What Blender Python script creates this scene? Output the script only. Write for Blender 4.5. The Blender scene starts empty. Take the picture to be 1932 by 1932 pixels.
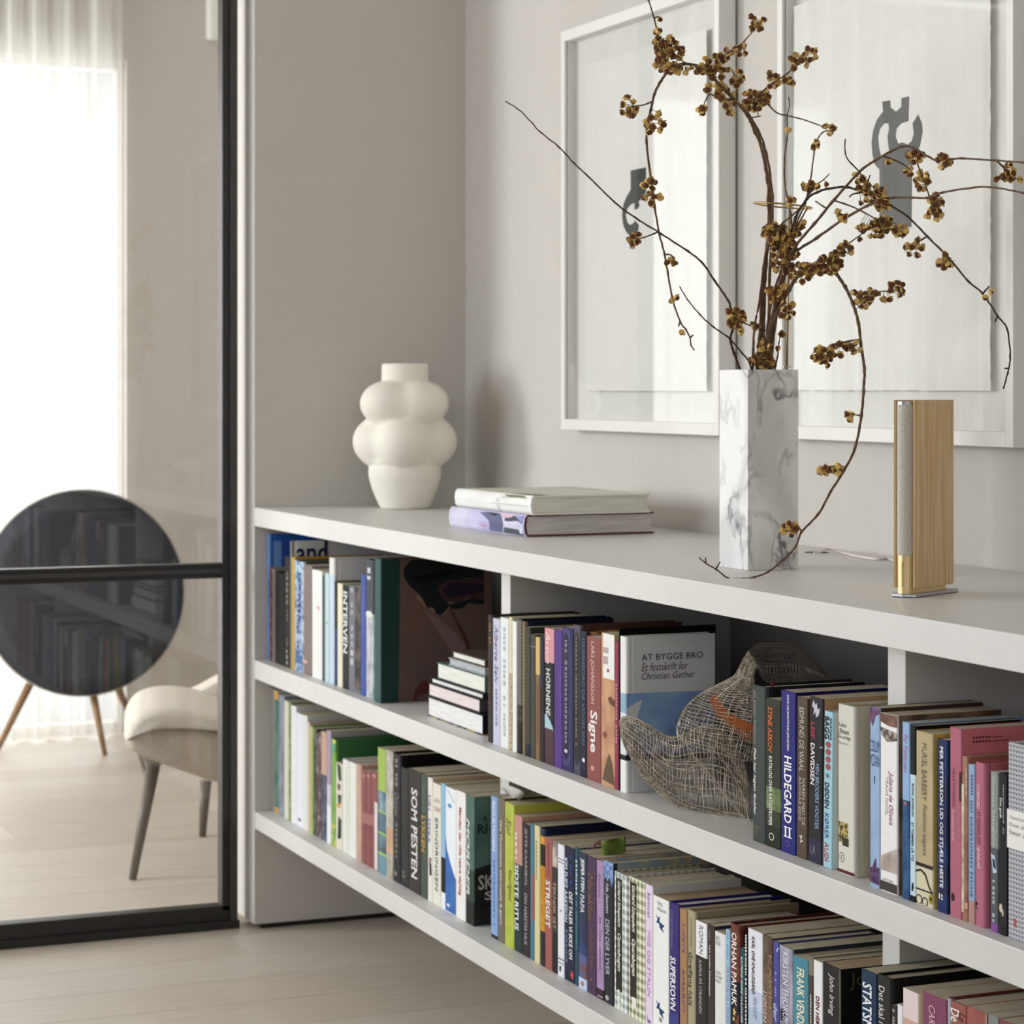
import bpy, bmesh, math, random
from mathutils import Vector, Matrix
from math import sin, cos, pi, radians

S = bpy.context.scene
C = S.collection
# ------------------------------------------------------------------ camera
# the room is laid out in metres: X along the bookcase, Y into the back wall, Z up
FPX, CXP, HOR = 4437.0, 966.0, 732.0            # focal length, centre and horizon in photo pixels
TH = math.atan(1843.0 / FPX)
ST, CT = sin(TH), cos(TH)
RIGHT = Vector((ST, CT, 0)); FWD = Vector((-CT, ST, 0))
CAM = Vector((5.1484, -1.50605, 1.22941))
ZT = 0.95841                                     # worktop height
ZU = 0.61218                                     # top of middle shelf
ZL = 0.26872                                     # top of bottom shelf
SL = 0.042                                       # board thickness
YB = 0.514                                       # back wall

cd = bpy.data.cameras.new('camera'); cam = bpy.data.objects.new('camera', cd); C.objects.link(cam)
cam.location = CAM
cam.rotation_euler = (pi / 2, 0, math.atan2(CT, ST))
cd.sensor_width = 36; cd.lens = 36 * FPX / 1932.0
cd.shift_y = (HOR - 966.0) / 1932.0
cd.clip_start = 0.05; cd.clip_end = 60
cd.dof.use_dof = True; cd.dof.focus_distance = 3.1; cd.dof.aperture_fstop = 10.5
S.camera = cam

def P(px, py, X=None, Y=None, Z=None):
    """where the line of sight through a photo pixel meets a plane of the room"""
    d = FWD + RIGHT * ((px - CXP) / FPX) + Vector((0, 0, (HOR - py) / FPX))
    if Y is not None: t = (Y - CAM.y) / d.y
    elif X is not None: t = (X - CAM.x) / d.x
    else: t = (Z - CAM.z) / d.z
    return CAM + d * t
def PD(px, py, dist):
    d = FWD + RIGHT * ((px - CXP) / FPX) + Vector((0, 0, (HOR - py) / FPX))
    return CAM + d * dist
def lin(c):
    r = []
    for v in c[:3]:
        v = v / 255.0
        r.append(v / 12.92 if v <= .04045 else ((v + .055) / 1.055) ** 2.4)
    return (r[0], r[1], r[2], 1)

# ------------------------------------------------------------------ light
S.view_settings.view_transform = 'Standard'; S.view_settings.look = 'None'
S.view_settings.gamma = 1; S.view_settings.use_curve_mapping = False
S.view_settings.exposure = -0.24
W = bpy.data.worlds.new('overcast_sky'); S.world = W; W.use_nodes = True
bg = W.node_tree.nodes['Background']; bg.inputs[0].default_value = (0.86, 0.93, 1.0, 1); bg.inputs[1].default_value = 1.0
def area(name, loc, rot, sx, sy, power, col=(1, 1, 1)):
    l = bpy.data.lights.new(name, 'AREA'); l.shape = 'RECTANGLE'; l.size = sx; l.size_y = sy
    l.energy = power; l.color = col
    o = bpy.data.objects.new(name, l); C.objects.link(o); o.location = loc; o.rotation_euler = rot
    return o
# daylight through the curtained window of the far room, and through the window wall of this room
area('daylight_far_window', (-3.37, -1.02, 1.2), (0, -pi / 2, 0), 2.38, 2.93, 80, (1, .995, .985))
area('daylight_side_window', (0.6, -4.78, 1.85), (pi / 2, 0, 0), 3.4, 1.8, 120, (.93, .962, 1))
area('daylight_far_side_window', (-1.9, -4.78, 1.8), (pi / 2, 0, 0), 1.5, 1.8, 330, (.95, .975, 1))

area('added_rear_fill', (6.58, -2.2, 1.8), (0, pi / 2, 0), 1.6, 2.2, 34, (.95, .975, 1))  # lamp added behind the camera to fill faces turned to the right wall

# ------------------------------------------------------------------ materials
MATS = {}
def nodes(m):
    m.use_nodes = True
    return m.node_tree, m.node_tree.nodes['Principled BSDF']
def plain(col, rough=.5, metal=0, spec=.5, name=None):
    k = ('p', tuple(col), rough, metal, spec)
    if k in MATS: return MATS[k]
    m = bpy.data.materials.new(name or 'paint'); t, b = nodes(m)
    b.inputs['Base Color'].default_value = lin(col); b.inputs['Roughness'].default_value = rough
    b.inputs['Metallic'].default_value = metal; b.inputs['Specular IOR Level'].default_value = spec
    MATS[k] = m; return m
def mottled(c1, c2, scale=60, lo=.42, hi=.58, rough=.5, stretch=(1, 1, 1), detail=3, bump=0, dist=0.0):
    k = ('n', tuple(c1), tuple(c2), scale, lo, hi, rough, tuple(stretch), detail, bump, dist)
    if k in MATS: return MATS[k]
    m = bpy.data.materials.new('mottled'); t, b = nodes(m); N = t.nodes; L = t.links
    tc = N.new('ShaderNodeTexCoord'); mp = N.new('ShaderNodeMapping'); mp.inputs['Scale'].default_value = stretch
    L.new(tc.outputs['Object'], mp.inputs[0])
    n = N.new('ShaderNodeTexNoise'); n.inputs['Scale'].default_value = scale; n.inputs['Detail'].default_value = detail
    n.inputs['Distortion'].default_value = dist
    L.new(mp.outputs[0], n.inputs['Vector'])
    r = N.new('ShaderNodeValToRGB'); r.color_ramp.elements[0].position = lo; r.color_ramp.elements[1].position = hi
    r.color_ramp.elements[0].color = lin(c1); r.color_ramp.elements[1].color = lin(c2)
    L.new(n.outputs['Fac'], r.inputs[0]); L.new(r.outputs[0], b.inputs['Base Color'])
    b.inputs['Roughness'].default_value = rough
    if rough >= .5: b.inputs['Specular IOR Level'].default_value = .14
    if bump:
        bp = N.new('ShaderNodeBump'); bp.inputs['Strength'].default_value = bump; bp.inputs['Distance'].default_value = .001
        L.new(n.outputs['Fac'], bp.inputs['Height']); L.new(bp.outputs[0], b.inputs['Normal'])
    MATS[k] = m; return m
def checked(c1, c2, sx, sz, rough=.6):
    """gingham cloth print: two crossing square waves"""
    k = ('g', tuple(c1), tuple(c2), sx, sz)
    if k in MATS: return MATS[k]
    m = bpy.data.materials.new('gingham'); t, b = nodes(m); N = t.nodes; L = t.links
    tc = N.new('ShaderNodeTexCoord'); sp = N.new('ShaderNodeSeparateXYZ'); L.new(tc.outputs['Object'], sp.inputs[0])
    ad = N.new('ShaderNodeMath'); ad.operation = 'SUBTRACT'; L.new(sp.outputs['X'], ad.inputs[0]); L.new(sp.outputs['Y'], ad.inputs[1])
    outs = []
    for src, s in ((ad.outputs[0], sx), (sp.outputs['Z'], sz)):
        mu = N.new('ShaderNodeMath'); mu.operation = 'MULTIPLY'; mu.inputs[1].default_value = s; L.new(src, mu.inputs[0])
        fr = N.new('ShaderNodeMath'); fr.operation = 'FRACT'; L.new(mu.outputs[0], fr.inputs[0])
        gt = N.new('ShaderNodeMath'); gt.operation = 'GREATER_THAN'; gt.inputs[1].default_value = .5; L.new(fr.outputs[0], gt.inputs[0])
        outs.append(gt.outputs[0])
    su = N.new('ShaderNodeMath'); su.operation = 'ADD'; L.new(outs[0], su.inputs[0]); L.new(outs[1], su.inputs[1])
    hf = N.new('ShaderNodeMath'); hf.operation = 'MULTIPLY'; hf.inputs[1].default_value = .5; L.new(su.outputs[0], hf.inputs[0])
    mx = N.new('ShaderNodeMix'); mx.data_type = 'RGBA'; mx.inputs['A'].default_value = lin(c1); mx.inputs['B'].default_value = lin(c2)
    L.new(hf.outputs[0], mx.inputs['Factor']); L.new(mx.outputs['Result'], b.inputs['Base Color'])
    b.inputs['Roughness'].default_value = rough
    MATS[k] = m; return m
def knitted(c1, c2, sx, sz):
    k = ('k', tuple(c1), tuple(c2), sx, sz)
    if k in MATS: return MATS[k]
    m = bpy.data.materials.new('knit_print'); t, b = nodes(m); N = t.nodes; L = t.links
    tc = N.new('ShaderNodeTexCoord'); sp = N.new('ShaderNodeSeparateXYZ'); L.new(tc.outputs['Object'], sp.inputs[0])
    def math(op, a, v=None):
        q = N.new('ShaderNodeMath'); q.operation = op; L.new(a, q.inputs[0])
        if v is not None:
            if isinstance(v, (int, float)): q.inputs[1].default_value = v
            else: L.new(v, q.inputs[1])
        return q.outputs[0]
    u = math('MULTIPLY', math('SUBTRACT', sp.outputs['X'], sp.outputs['Y']), sx)
    w = math('MULTIPLY', sp.outputs['Z'], sz)
    tri = math('PINGPONG', u, .5)
    row = math('FRACT', math('ADD', w, math('MULTIPLY', tri, 1.4)))
    a = math('LESS_THAN', math('ABSOLUTE', math('SUBTRACT', row, .5)), .2)
    edge = math('GREATER_THAN', tri, .12)
    f = math('MULTIPLY', a, edge)
    mx = N.new('ShaderNodeMix'); mx.data_type = 'RGBA'; mx.inputs['A'].default_value = lin(c1); mx.inputs['B'].default_value = lin(c2)
    L.new(f, mx.inputs['Factor']); L.new(mx.outputs['Result'], b.inputs['Base Color']); b.inputs['Roughness'].default_value = .7
    MATS[k] = m; return m
def striped(c1, c2, sx, rough=.5, skew=0.0, duty=.5):
    k = ('s', tuple(c1), tuple(c2), sx, skew, duty)
    if k in MATS: return MATS[k]
    m = bpy.data.materials.new('striped'); t, b = nodes(m); N = t.nodes; L = t.links
    tc = N.new('ShaderNodeTexCoord'); mp = N.new('ShaderNodeMapping'); mp.inputs['Rotation'].default_value = (0, skew, 0)
    L.new(tc.outputs['Object'], mp.inputs[0])
    sp = N.new('ShaderNodeSeparateXYZ'); L.new(mp.outputs[0], sp.inputs[0])
    mu = N.new('ShaderNodeMath'); mu.operation = 'MULTIPLY'; mu.inputs[1].default_value = sx; L.new(sp.outputs['Z'], mu.inputs[0])
    fr = N.new('ShaderNodeMath'); fr.operation = 'FRACT'; L.new(mu.outputs[0], fr.inputs[0])
    gt = N.new('ShaderNodeMath'); gt.operation = 'GREATER_THAN'; gt.inputs[1].default_value = duty; L.new(fr.outputs[0], gt.inputs[0])
    mx = N.new('ShaderNodeMix'); mx.data_type = 'RGBA'; mx.inputs['A'].default_value = lin(c1); mx.inputs['B'].default_value = lin(c2)
    L.new(gt.outputs[0], mx.inputs['Factor']); L.new(mx.outputs['Result'], b.inputs['Base Color']); b.inputs['Roughness'].default_value = rough
    MATS[k] = m; return m
def deep(c):
    # printed covers: the photograph's display colours carry some sheen, the inks themselves are deeper
    if isinstance(c[0], str): return (c[0],) + tuple(deep(q) if isinstance(q, tuple) and len(q) == 3 else q for q in c[1:])
    g = sum(c[:3]) / 3 * .12
    return tuple(255 * ((v * .88 + g) / 255.0) ** 1.16 for v in c)
def mat_of(c):
    c = deep(c)
    if c[0] == 'n': return mottled(*c[1:])
    if c[0] == 'g': return checked(*c[1:])
    if c[0] == 'k': return knitted(*c[1:])
    if c[0] == 's': return striped(*c[1:])
    return plain(c, .55, spec=.12)
def paper(c1=(206, 196, 174), c2=(176, 165, 143)):
    return mottled(c1, c2, 900, .35, .65, .8, (1, .02, .02), 1)
PAPER = paper(); PAPER_WHITE = paper((226, 222, 214), (200, 196, 188)); PAPER_TAN = paper((190, 168, 138), (158, 138, 110))

def glass(name='glass', tint=(1, 1, 1, 1), ior=1.5, rough=0.0):
    m = bpy.data.materials.new(name); m.use_nodes = True; t = m.node_tree; N = t.nodes; L = t.links
    N.clear(); o = N.new('ShaderNodeOutputMaterial'); mx = N.new('ShaderNodeMixShader'); tr = N.new('ShaderNodeBsdfTransparent')
    gl = N.new('ShaderNodeBsdfGlossy'); fr = N.new('ShaderNodeFresnel'); fr.inputs['IOR'].default_value = ior
    tr.inputs[0].default_value = tint; gl.inputs['Roughness'].default_value = rough
    # the Fresnel node inverts the index on back faces; undo that so a thin pane reflects alike on both faces
    ge = N.new('ShaderNodeNewGeometry'); mr = N.new('ShaderNodeMapRange'); mr.inputs['To Min'].default_value = ior; mr.inputs['To Max'].default_value = 1 / ior
    L.new(ge.outputs['Backfacing'], mr.inputs['Value']); L.new(mr.outputs[0], fr.inputs['IOR'])
    L.new(fr.outputs[0], mx.inputs[0]); L.new(tr.outputs[0], mx.inputs[1]); L.new(gl.outputs[0], mx.inputs[2]); L.new(mx.outputs[0], o.inputs[0])
    return m
GLASS = glass()

WALL = mottled((203, 198, 191), (204, 199, 192), 30, .4, .6, .75)
PAINT = mottled((212, 210, 206), (214, 212, 208), 25, .4, .6, .42)
CEIL = plain((232, 230, 226), .8, name='ceiling_paint')
BLACK = plain((36, 34, 31), .35, name='black_steel')
BLACK2 = plain((64, 61, 56), .3, name='charcoal_steel')
FRAMEW = plain((233, 231, 226), .4, name='white_frame')
DARK = plain((40, 36, 31), .7, name='dark_recess')

# ------------------------------------------------------------------ mesh helpers
class MB:
    def __init__(s): s.v = []; s.f = []; s.m = []
    def add(s, vs, fs, m=0):
        o = len(s.v); s.v += [tuple(v) for v in vs]
        for f in fs: s.f.append(tuple(i + o for i in f)); s.m.append(m)
    def box(s, x0, x1, y0, y1, z0, z1, m=0):
        s.add([(x0, y0, z0), (x1, y0, z0), (x1, y1, z0), (x0, y1, z0), (x0, y0, z1), (x1, y0, z1), (x1, y1, z1), (x0, y1, z1)],
              [(0, 3, 2, 1), (4, 5, 6, 7), (0, 1, 5, 4), (1, 2, 6, 5), (2, 3, 7, 6), (3, 0, 4, 7)], m)
    def tube(s, pts, rad, n=6, m=0, cap=True):
        pts = [Vector(p) for p in pts]
        if not isinstance(rad, (list, tuple)): rad = [rad] * len(pts)
        rings = []; up = Vector((0.13, 0.21, 1)).normalized(); o = len(s.v)
        for i, p in enumerate(pts):
            a = pts[max(0, i - 1)]; b = pts[min(len(pts) - 1, i + 1)]
            t = (b - a)
            if t.length < 1e-9: t = Vector((0, 0, 1))
            t.normalize()
            x = t.cross(up)
            if x.length < .1: x = t.cross(Vector((1, 0, 0)))
            x.normalize(); y = x.cross(t).normalized()
            for k in range(n):
                an = 2 * pi * k / n; s.v.append(tuple(p + x * (cos(an) * rad[i]) + y * (sin(an) * rad[i])))
        for i in range(len(pts) - 1):
            for k in range(n):
                a = o + i * n + k; b = o + i * n + (k + 1) % n
                s.f.append((a, b, b + n, a + n)); s.m.append(m)
        if cap:
            s.f.append(tuple(o + k for k in reversed(range(n)))); s.m.append(m)
            e = o + (len(pts) - 1) * n; s.f.append(tuple(e + k for k in range(n))); s.m.append(m)
    def prism(s, poly, a0, a1, axis='x', m=0):
        """closed polygon extruded along an axis; poly in the other two coordinates"""
        n = len(poly)
        def mk(p, a):
            return (a, p[0], p[1]) if axis == 'x' else ((p[0], a, p[1]) if axis == 'y' else (p[0], p[1], a))
        vs = [mk(p, a0) for p in poly] + [mk(p, a1) for p in poly]
        fs = [tuple(range(n - 1, -1, -1)), tuple(range(n, 2 * n))] + [(i, (i + 1) % n, (i + 1) % n + n, i + n) for i in range(n)]
        s.add(vs, fs, m)
    def lathe(s, prof, n=32, m=0, c=(0, 0, 0)):
        o = len(s.v)
        for (r, z) in prof:
            for k in range(n): s.v.append((c[0] + r * cos(2 * pi * k / n), c[1] + r * sin(2 * pi * k / n), c[2] + z))
        for i in range(len(prof) - 1):
            for k in range(n):
                a = o + i * n + k; b = o + i * n + (k + 1) % n; s.f.append((a, b, b + n, a + n)); s.m.append(m)
        s.f.append(tuple(o + k for k in reversed(range(n)))); s.m.append(m)
        e = o + (len(prof) - 1) * n; s.f.append(tuple(e + k for k in range(n))); s.m.append(m)
    def mesh(s, name, mats, smooth=False, fix=True):
        me = bpy.data.meshes.new(name); me.from_pydata(s.v, [], s.f)
        for mt in (mats if isinstance(mats, (list, tuple)) else [mats]): me.materials.append(mt)
        me.polygons.foreach_set('material_index', s.m)
        me.polygons.foreach_set('use_smooth', [smooth] * len(s.f))
        if fix:
            b = bmesh.new(); b.from_mesh(me); bmesh.ops.recalc_face_normals(b, faces=b.faces[:]); b.to_mesh(me); b.free()
        me.update(); return me
    def build(s, name, mats, parent=None, loc=None, smooth=False, bevel=0, fix=True, seg=2):
        return put(name, s.mesh(name, mats, smooth, fix), parent, loc, bevel, seg)
def put(name, me, parent=None, loc=None, bevel=0, seg=2):
    o = bpy.data.objects.new(name, me); C.objects.link(o)
    if parent: o.parent = parent
    if loc is not None: o.location = loc
    if bevel:
        b = o.modifiers.new('bevel', 'BEVEL'); b.width = bevel; b.segments = seg; b.limit_method = 'ANGLE'
    return o
def empty(name, loc=(0, 0, 0), rz=0, ry=0):
    o = bpy.data.objects.new(name, None); C.objects.link(o); o.location = loc; o.rotation_euler = (0, ry, rz)
    o.empty_display_size = .05
    return o
def tag(o, label=None, cat=None, group=None, kind=None):
    if label: o['label'] = label
    if cat: o['category'] = cat
    if group: o['group'] = group
    if kind: o['kind'] = kind
    return o
def struct(o, label=None):
    o['kind'] = 'structure'
    if label: o['label'] = label
    return o
def smooth_line(pts, sub=5):
    """Catmull-Rom through the points"""
    pts = [Vector(p) for p in pts]; out = []
    for i in range(len(pts) - 1):
        p0 = pts[max(i - 1, 0)]; p1 = pts[i]; p2 = pts[i + 1]; p3 = pts[min(i + 2, len(pts) - 1)]
        for k in range(sub):
            t = k / sub
            out.append(.5 * ((2 * p1) + (p2 - p0) * t + (2 * p0 - 5 * p1 + 4 * p2 - p3) * t * t + (3 * p1 - p0 - 3 * p2 + p3) * t ** 3))
    out.append(pts[-1]); return out

# lettering: Blender's own font, turned into flat mesh
_tc = bpy.data.curves.new('lettering', 'FONT'); _to = bpy.data.objects.new('lettering_source', _tc)
_cache = {}
def glyphs(s, bold=False, italic=False):
    k = (s, bold, italic)
    if k in _cache: return _cache[k]
    _tc.body = s; _tc.offset = .018 if bold else 0; _tc.shear = .25 if italic else 0; _tc.resolution_u = 2; _tc.size = 1
    me = _to.to_mesh(); v = [tuple(p.co) for p in me.vertices]; f = [tuple(p.vertices) for p in me.polygons]; _to.to_mesh_clear()
    if not v: v = [(0, 0, 0)]
    x0 = min(p[0] for p in v); x1 = max(p[0] for p in v); y0 = min(p[1] for p in v); y1 = max(p[1] for p in v)
    w = max(x1 - x0, 1e-6); h = max(y1 - y0, 1e-6)
    v = [((p[0] - x0) / w, (p[1] - y0) / h) for p in v]
    _cache[k] = (v, f, w / h); return _cache[k]

# ------------------------------------------------------------------ floor of oak boards
WOODS = [mottled(a, b_, 26, .3, .7, .42, (6, .35, 1), 5, .0, .6) for a, b_ in
         (((184, 173, 158), (199, 190, 177)), ((188, 178, 164), (202, 194, 182)), ((180, 168, 152), (195, 185, 171)))]
fl = struct(empty('floor', (0, 0, 0)), 'pale oiled oak board floor running through both rooms')
b = MB(); b.box(-3.3, 6.4, -4.6, 2.2, -.1, -.012); b.build('subfloor', DARK, fl)
rnd = random.Random(4)
bw = .19; meshes = {}
for i in range(int(9.5 / bw)):
    x = -3.2 + i * bw
    y = -4.6 - rnd.random() * 1.6
    while y < 2.2:
        ln = rnd.choice((1.9, 2.2, 2.4)); y1 = min(y + ln, 2.2)
        yy = max(y, -4.6); L_ = round(y1 - yy, 3)
        if L_ > .02:
            q = rnd.randrange(3)
            b = MB(); b.box(.0007, bw - .0007, .0007, L_ - .0007, -.014, 0)
            put('board', b.mesh('board', WOODS[q]), fl, (x, yy, 0))
        y = y1
# ------------------------------------------------------------------ walls, ceiling, windows
CZ = 2.85
def wallbox(name, *a, mat=WALL, label=None):
    b = MB(); b.box(*a); return struct(b.build(name, mat), label)
wallbox('wall_back', 0, 6.4, YB, YB + .12, 0, CZ, label='warm grey wall behind the bookcase and the framed pictures')
wallbox('wall_end', -.142, 0, 0, 2.2, .013, CZ, label='end wall at the left of the bookcase, narrow edge facing the room')
wallbox('shadow_gap_strip', -.13, -.012, .02, 2.19, 0, .013, mat=DARK, label='dark strip standing in for the shadow gap under the end wall')  # dark colour stands in for the shade in the recess
b = MB(); ry0, ry1, rz0, rz1 = -3.35, -1.05, .95, 2.62
b.box(6.4, 6.52, -4.6, ry0, 0, CZ); b.box(6.4, 6.52, ry1, YB + .12, 0, CZ); b.box(6.4, 6.52, ry0, ry1, 0, rz0); b.box(6.4, 6.52, ry0, ry1, rz1, CZ)
struct(b.build('wall_right', plain((150, 144, 136), .8)))
w = struct(empty('added_fill_window', (6.46, ry0, rz0)))  # unseen window, added with its opening to go with the rear fill lamp
b = MB(); W_ = ry1 - ry0
for i in range(3): b.box(-.03, .03, i * (W_ - .05) / 2, i * (W_ - .05) / 2 + .05, 0, rz1 - rz0)
b.box(-.03, .03, 0, W_, 0, .05); b.box(-.03, .03, 0, W_, rz1 - rz0 - .05, rz1 - rz0); b.build('window_frame', FRAMEW, w)
for i in range(2):
    b = MB(); b.box(-.003, .003, i * (W_ - .05) / 2 + .05, (i + 1) * (W_ - .05) / 2, .05, rz1 - rz0 - .05); b.build('pane', GLASS, w)
wallbox('wall_far_side', -3.3, -.142, 2.2, 2.32, 0, CZ)
b = MB(); b.box(-3.32, 6.52, -4.72, 2.32, CZ, CZ + .1); struct(b.build('ceiling', CEIL))
# far wall with a tall window behind the sheer curtain
WX0, WX1, WZ1 = -3.32, -3.14, 2.4
b = MB(); b.box(WX0, WX1, .445, 2.32, 0, CZ); b.box(WX0, WX1, -4.72, -2.5, 0, CZ); b.box(WX0, WX1, -2.5, .445, WZ1, CZ)
struct(b.build('wall_far', WALL), 'far wall of the room behind the glass, warm grey')
w1 = struct(empty('window_1', (-3.22, 0, 0)), 'tall window behind the sheer curtain')
b = MB()
for y in (-2.5, -1.53, -.56, .423): b.box(-.03, .03, y, y + (.04 if y < 0 else .021), 0, WZ1)
b.box(-.03, .03, -2.46, .423, WZ1 - .03, WZ1); b.box(-.03, .03, -2.46, .423, 0, .03)
b.build('window_frame', FRAMEW, w1)
for y in (-2.46, -1.49, -.52): 
    b = MB(); b.box(-.003, .003, y, y + (.93 if y < -1 else .943), .03, WZ1 - .03); b.build('pane', GLASS, w1)
# window wall on the side the daylight comes from
b = MB(); z0, z1 = .92, 2.68
b.box(-3.32, -2.6, -4.72, -4.6, 0, CZ); b.box(-.8, -1.2, -4.72, -4.6, 0, CZ); b.box(2.4, 6.52, -4.72, -4.6, 0, CZ)
for x0, x1 in ((-2.6, -.8 - .4), (-.8, 2.4)):
    b.box(x0, x1, -4.72, -4.6, 0, z0); b.box(x0, x1, -4.72, -4.6, z1, CZ)
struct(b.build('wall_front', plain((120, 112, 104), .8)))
for n_, x0, x1, k in (('window_2', -.8, 2.4, 4), ('window_3', -2.6, -1.2, 2)):
    w = struct(empty(n_, (x0, -4.66, z0)))
    b = MB(); W_ = x1 - x0
    for i in range(k + 1): 
        xx = i * (W_ - .05) / k; b.box(xx, xx + .05, -.03, .03, 0, z1 - z0)
    b.box(0, W_, -.03, .03, 0, .05); b.box(0, W_, -.03, .03, z1 - z0 - .05, z1 - z0); b.build('window_frame', FRAMEW, w)
    for i in range(k):
        xx = i * (W_ - .05) / k; b = MB(); b.box(xx + .05, xx + (W_ - .05) / k, -.003, .003, .05, z1 - z0 - .05); b.build('pane', GLASS, w)

# ------------------------------------------------------------------ sheer curtain
m = bpy.data.materials.new('sheer_linen'); m.use_nodes = True; t = m.node_tree; N = t.nodes; L = t.links; N.clear()
o_ = N.new('ShaderNodeOutputMaterial'); d_ = N.new('ShaderNodeBsdfDiffuse'); tr_ = N.new('ShaderNodeBsdfTranslucent'); tp_ = N.new('ShaderNodeBsdfTransparent')
d_.inputs[0].default_value = (.86, .85, .82, 1); tr_.inputs[0].default_value = (.95, .94, .9, 1)
m1 = N.new('ShaderNodeMixShader'); m1.inputs[0].default_value = .5; m2 = N.new('ShaderNodeMixShader'); m2.inputs[0].default_value = .3
L.new(d_.outputs[0], m1.inputs[1]); L.new(tr_.outputs[0], m1.inputs[2]); L.new(m1.outputs[0], m2.inputs[1]); L.new(tp_.outputs[0], m2.inputs[2]); L.new(m2.outputs[0], o_.inputs[0])
SHEER = m
b = MB(); ny = 620; Y0, Y1 = -3.7, .41; prof = []
for i in range(ny + 1):
    y = Y0 + (Y1 - Y0) * i / ny
    x = -3.045 + .029 * sin(y * 62 + 1.4 * sin(y * 9)) + .011 * sin(y * 141 + 2 * sin(y * 5)) + .006 * sin(y * 23)
    prof.append((x, y))
zs = [.008, .9, 1.9, 2.78]
vs = []; 
for j, z in enumerate(zs):
    for i, (x, y) in enumerate(prof):
        k = .75 + .25 * (z / 2.8); vs.append((-3.045 + (x + 3.045) * (1.15 - .3 * z / 2.8), y, z))
n1 = ny + 1
b.add(vs, [(j * n1 + i, j * n1 + i + 1, (j + 1) * n1 + i + 1, (j + 1) * n1 + i) for j in range(len(zs) - 1) for i in range(ny)])
cur = b.build('curtain', SHEER, smooth=True, fix=False)
tag(cur, 'white sheer floor length curtain glowing with daylight beyond the glass partition', 'curtain')
b = MB(); b.box(-3.07, -3.02, -3.75, .43, 2.785, 2.81); tr = b.build('curtain_rail', FRAMEW)
tag(tr, 'slim white curtain rail under the ceiling above the sheer curtain', 'rail')

# white wall fitting high on the far wall, seen next to the black stile
e = empty('wall_fitting', (-3.14, .79, 2.62)); tag(e, 'small white box high on the far wall beside the black frame', 'wall fitting')
b = MB(); b.box(.0, .05, -.058, .058, -.135, .13); b.build('housing', FRAMEW, e, bevel=.012)
b = MB(); b.lathe([(.012, 0), (.012, .045), (.0125, .05)], 16, 0, (.025, .012, -.19)); b.build('knob', FRAMEW, e)

# ------------------------------------------------------------------ black framed glass partition
dr = struct(empty('door_1', (-.06, 0, 0)), 'black steel framed glass partition at the left')
def part(name, a, mat, par=dr, bev=.0015): 
    b = MB(); b.box(*a); return b.build(name, mat, par, bevel=bev)
ya, yb = -1.24, -.046
for (p0, p1) in ((ya, yb), (ya - 1.2, ya - .006)):
    part('stile', (-.02, .02, p1 - .018, p1, .04, 2.75), BLACK)
    part('stile', (-.02, .02, p0, p0 + .018, .04, 2.75), BLACK)
    part('rail', (-.02, .02, p0, p1, .018, .053), BLACK)
    part('rail', (-.02, .02, p0, p1, 2.71, 2.745), BLACK)
    part('mullion', (-.018, .018, p0 + .018, p1 - .018, .797, .809), BLACK)
    part('mullion', (-.023, .023, p0 + .018, p1 - .018, .8085, .8195), BLACK2)
    part('mullion', (-.018, .018, p0 + .018, p1 - .018, .819, .831), BLACK)
    part('pane', (-.003, .003, p0 + .017, p1 - .017, .052, .798), GLASS, bev=0)
    part('pane', (-.003, .003, p0 + .017, p1 - .017, .830, 2.712), GLASS, bev=0)
part('jamb', (-.03, .026, -.046, -.029, .0, 2.78), BLACK2)
part('jamb', (-.03, .026, ya - 1.23, ya - 1.2, .0, 2.78), BLACK2)
part('threshold', (-.035, .03, ya - 1.23, -.025, 0, .019), BLACK)
part('head_rail', (-.03, .03, ya - 1.23, -.029, 2.745, 2.80), BLACK)

# ------------------------------------------------------------------ bookcase
bk = empty('bookcase', (0, 0, 0)); tag(bk, 'long light grey built in bookcase with open shelves full of books', 'bookcase')
XR = 6.35
b = MB(); b.box(.0008, XR, 0, YB - .001, ZT - SL, ZT); b.build('worktop', PAINT, bk, bevel=.0012)
b = MB(); b.box(.0008, XR, .0005, YB - .001, ZU - SL, ZU); b.build('shelf', PAINT, bk, bevel=.0012)
b = MB(); b.box(.0008, XR, .0005, YB - .001, ZL - .038, ZL); b.build('shelf', PAINT, bk, bevel=.0012)
for xs in ((1.2925, 1.3340), (2.5818, 2.6234), (3.87, 3.912), (5.15, 5.192)):
    b = MB(); b.box(xs[0], xs[1], .075, YB - .003, ZU + .0003, ZT - SL - .0003); b.build('divider', PAINT, bk, bevel=.001)
xl = P(941, 0, Y=.097).x + .0065
for xs in ((xl, xl + .041), (2.533, 2.5742), (3.87, 3.912), (5.15, 5.192)):
    b = MB(); b.box(xs[0], xs[1], .097, YB - .003, ZL + .0003, ZU - SL - .0003); b.build('divider', PAINT, bk, bevel=.001)
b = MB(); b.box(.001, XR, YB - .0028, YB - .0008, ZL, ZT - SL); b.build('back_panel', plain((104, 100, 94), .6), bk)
# oval cable outlet in the worktop
g = P(1541, 1043, Z=ZT)
b = MB(); b.lathe([(.0125, 0), (.0125, .0012), (.011, .0016)], 20, 0, (0, 0, 0)); 
b.v = [(v[0] * 1.6, v[1] * .8, v[2]) for v in b.v]
o = b.build('cable_outlet', plain((84, 76, 64), .5), bk, (g.x, g.y, ZT + .0002)); o.rotation_euler = (0, 0, 1.2)

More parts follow.
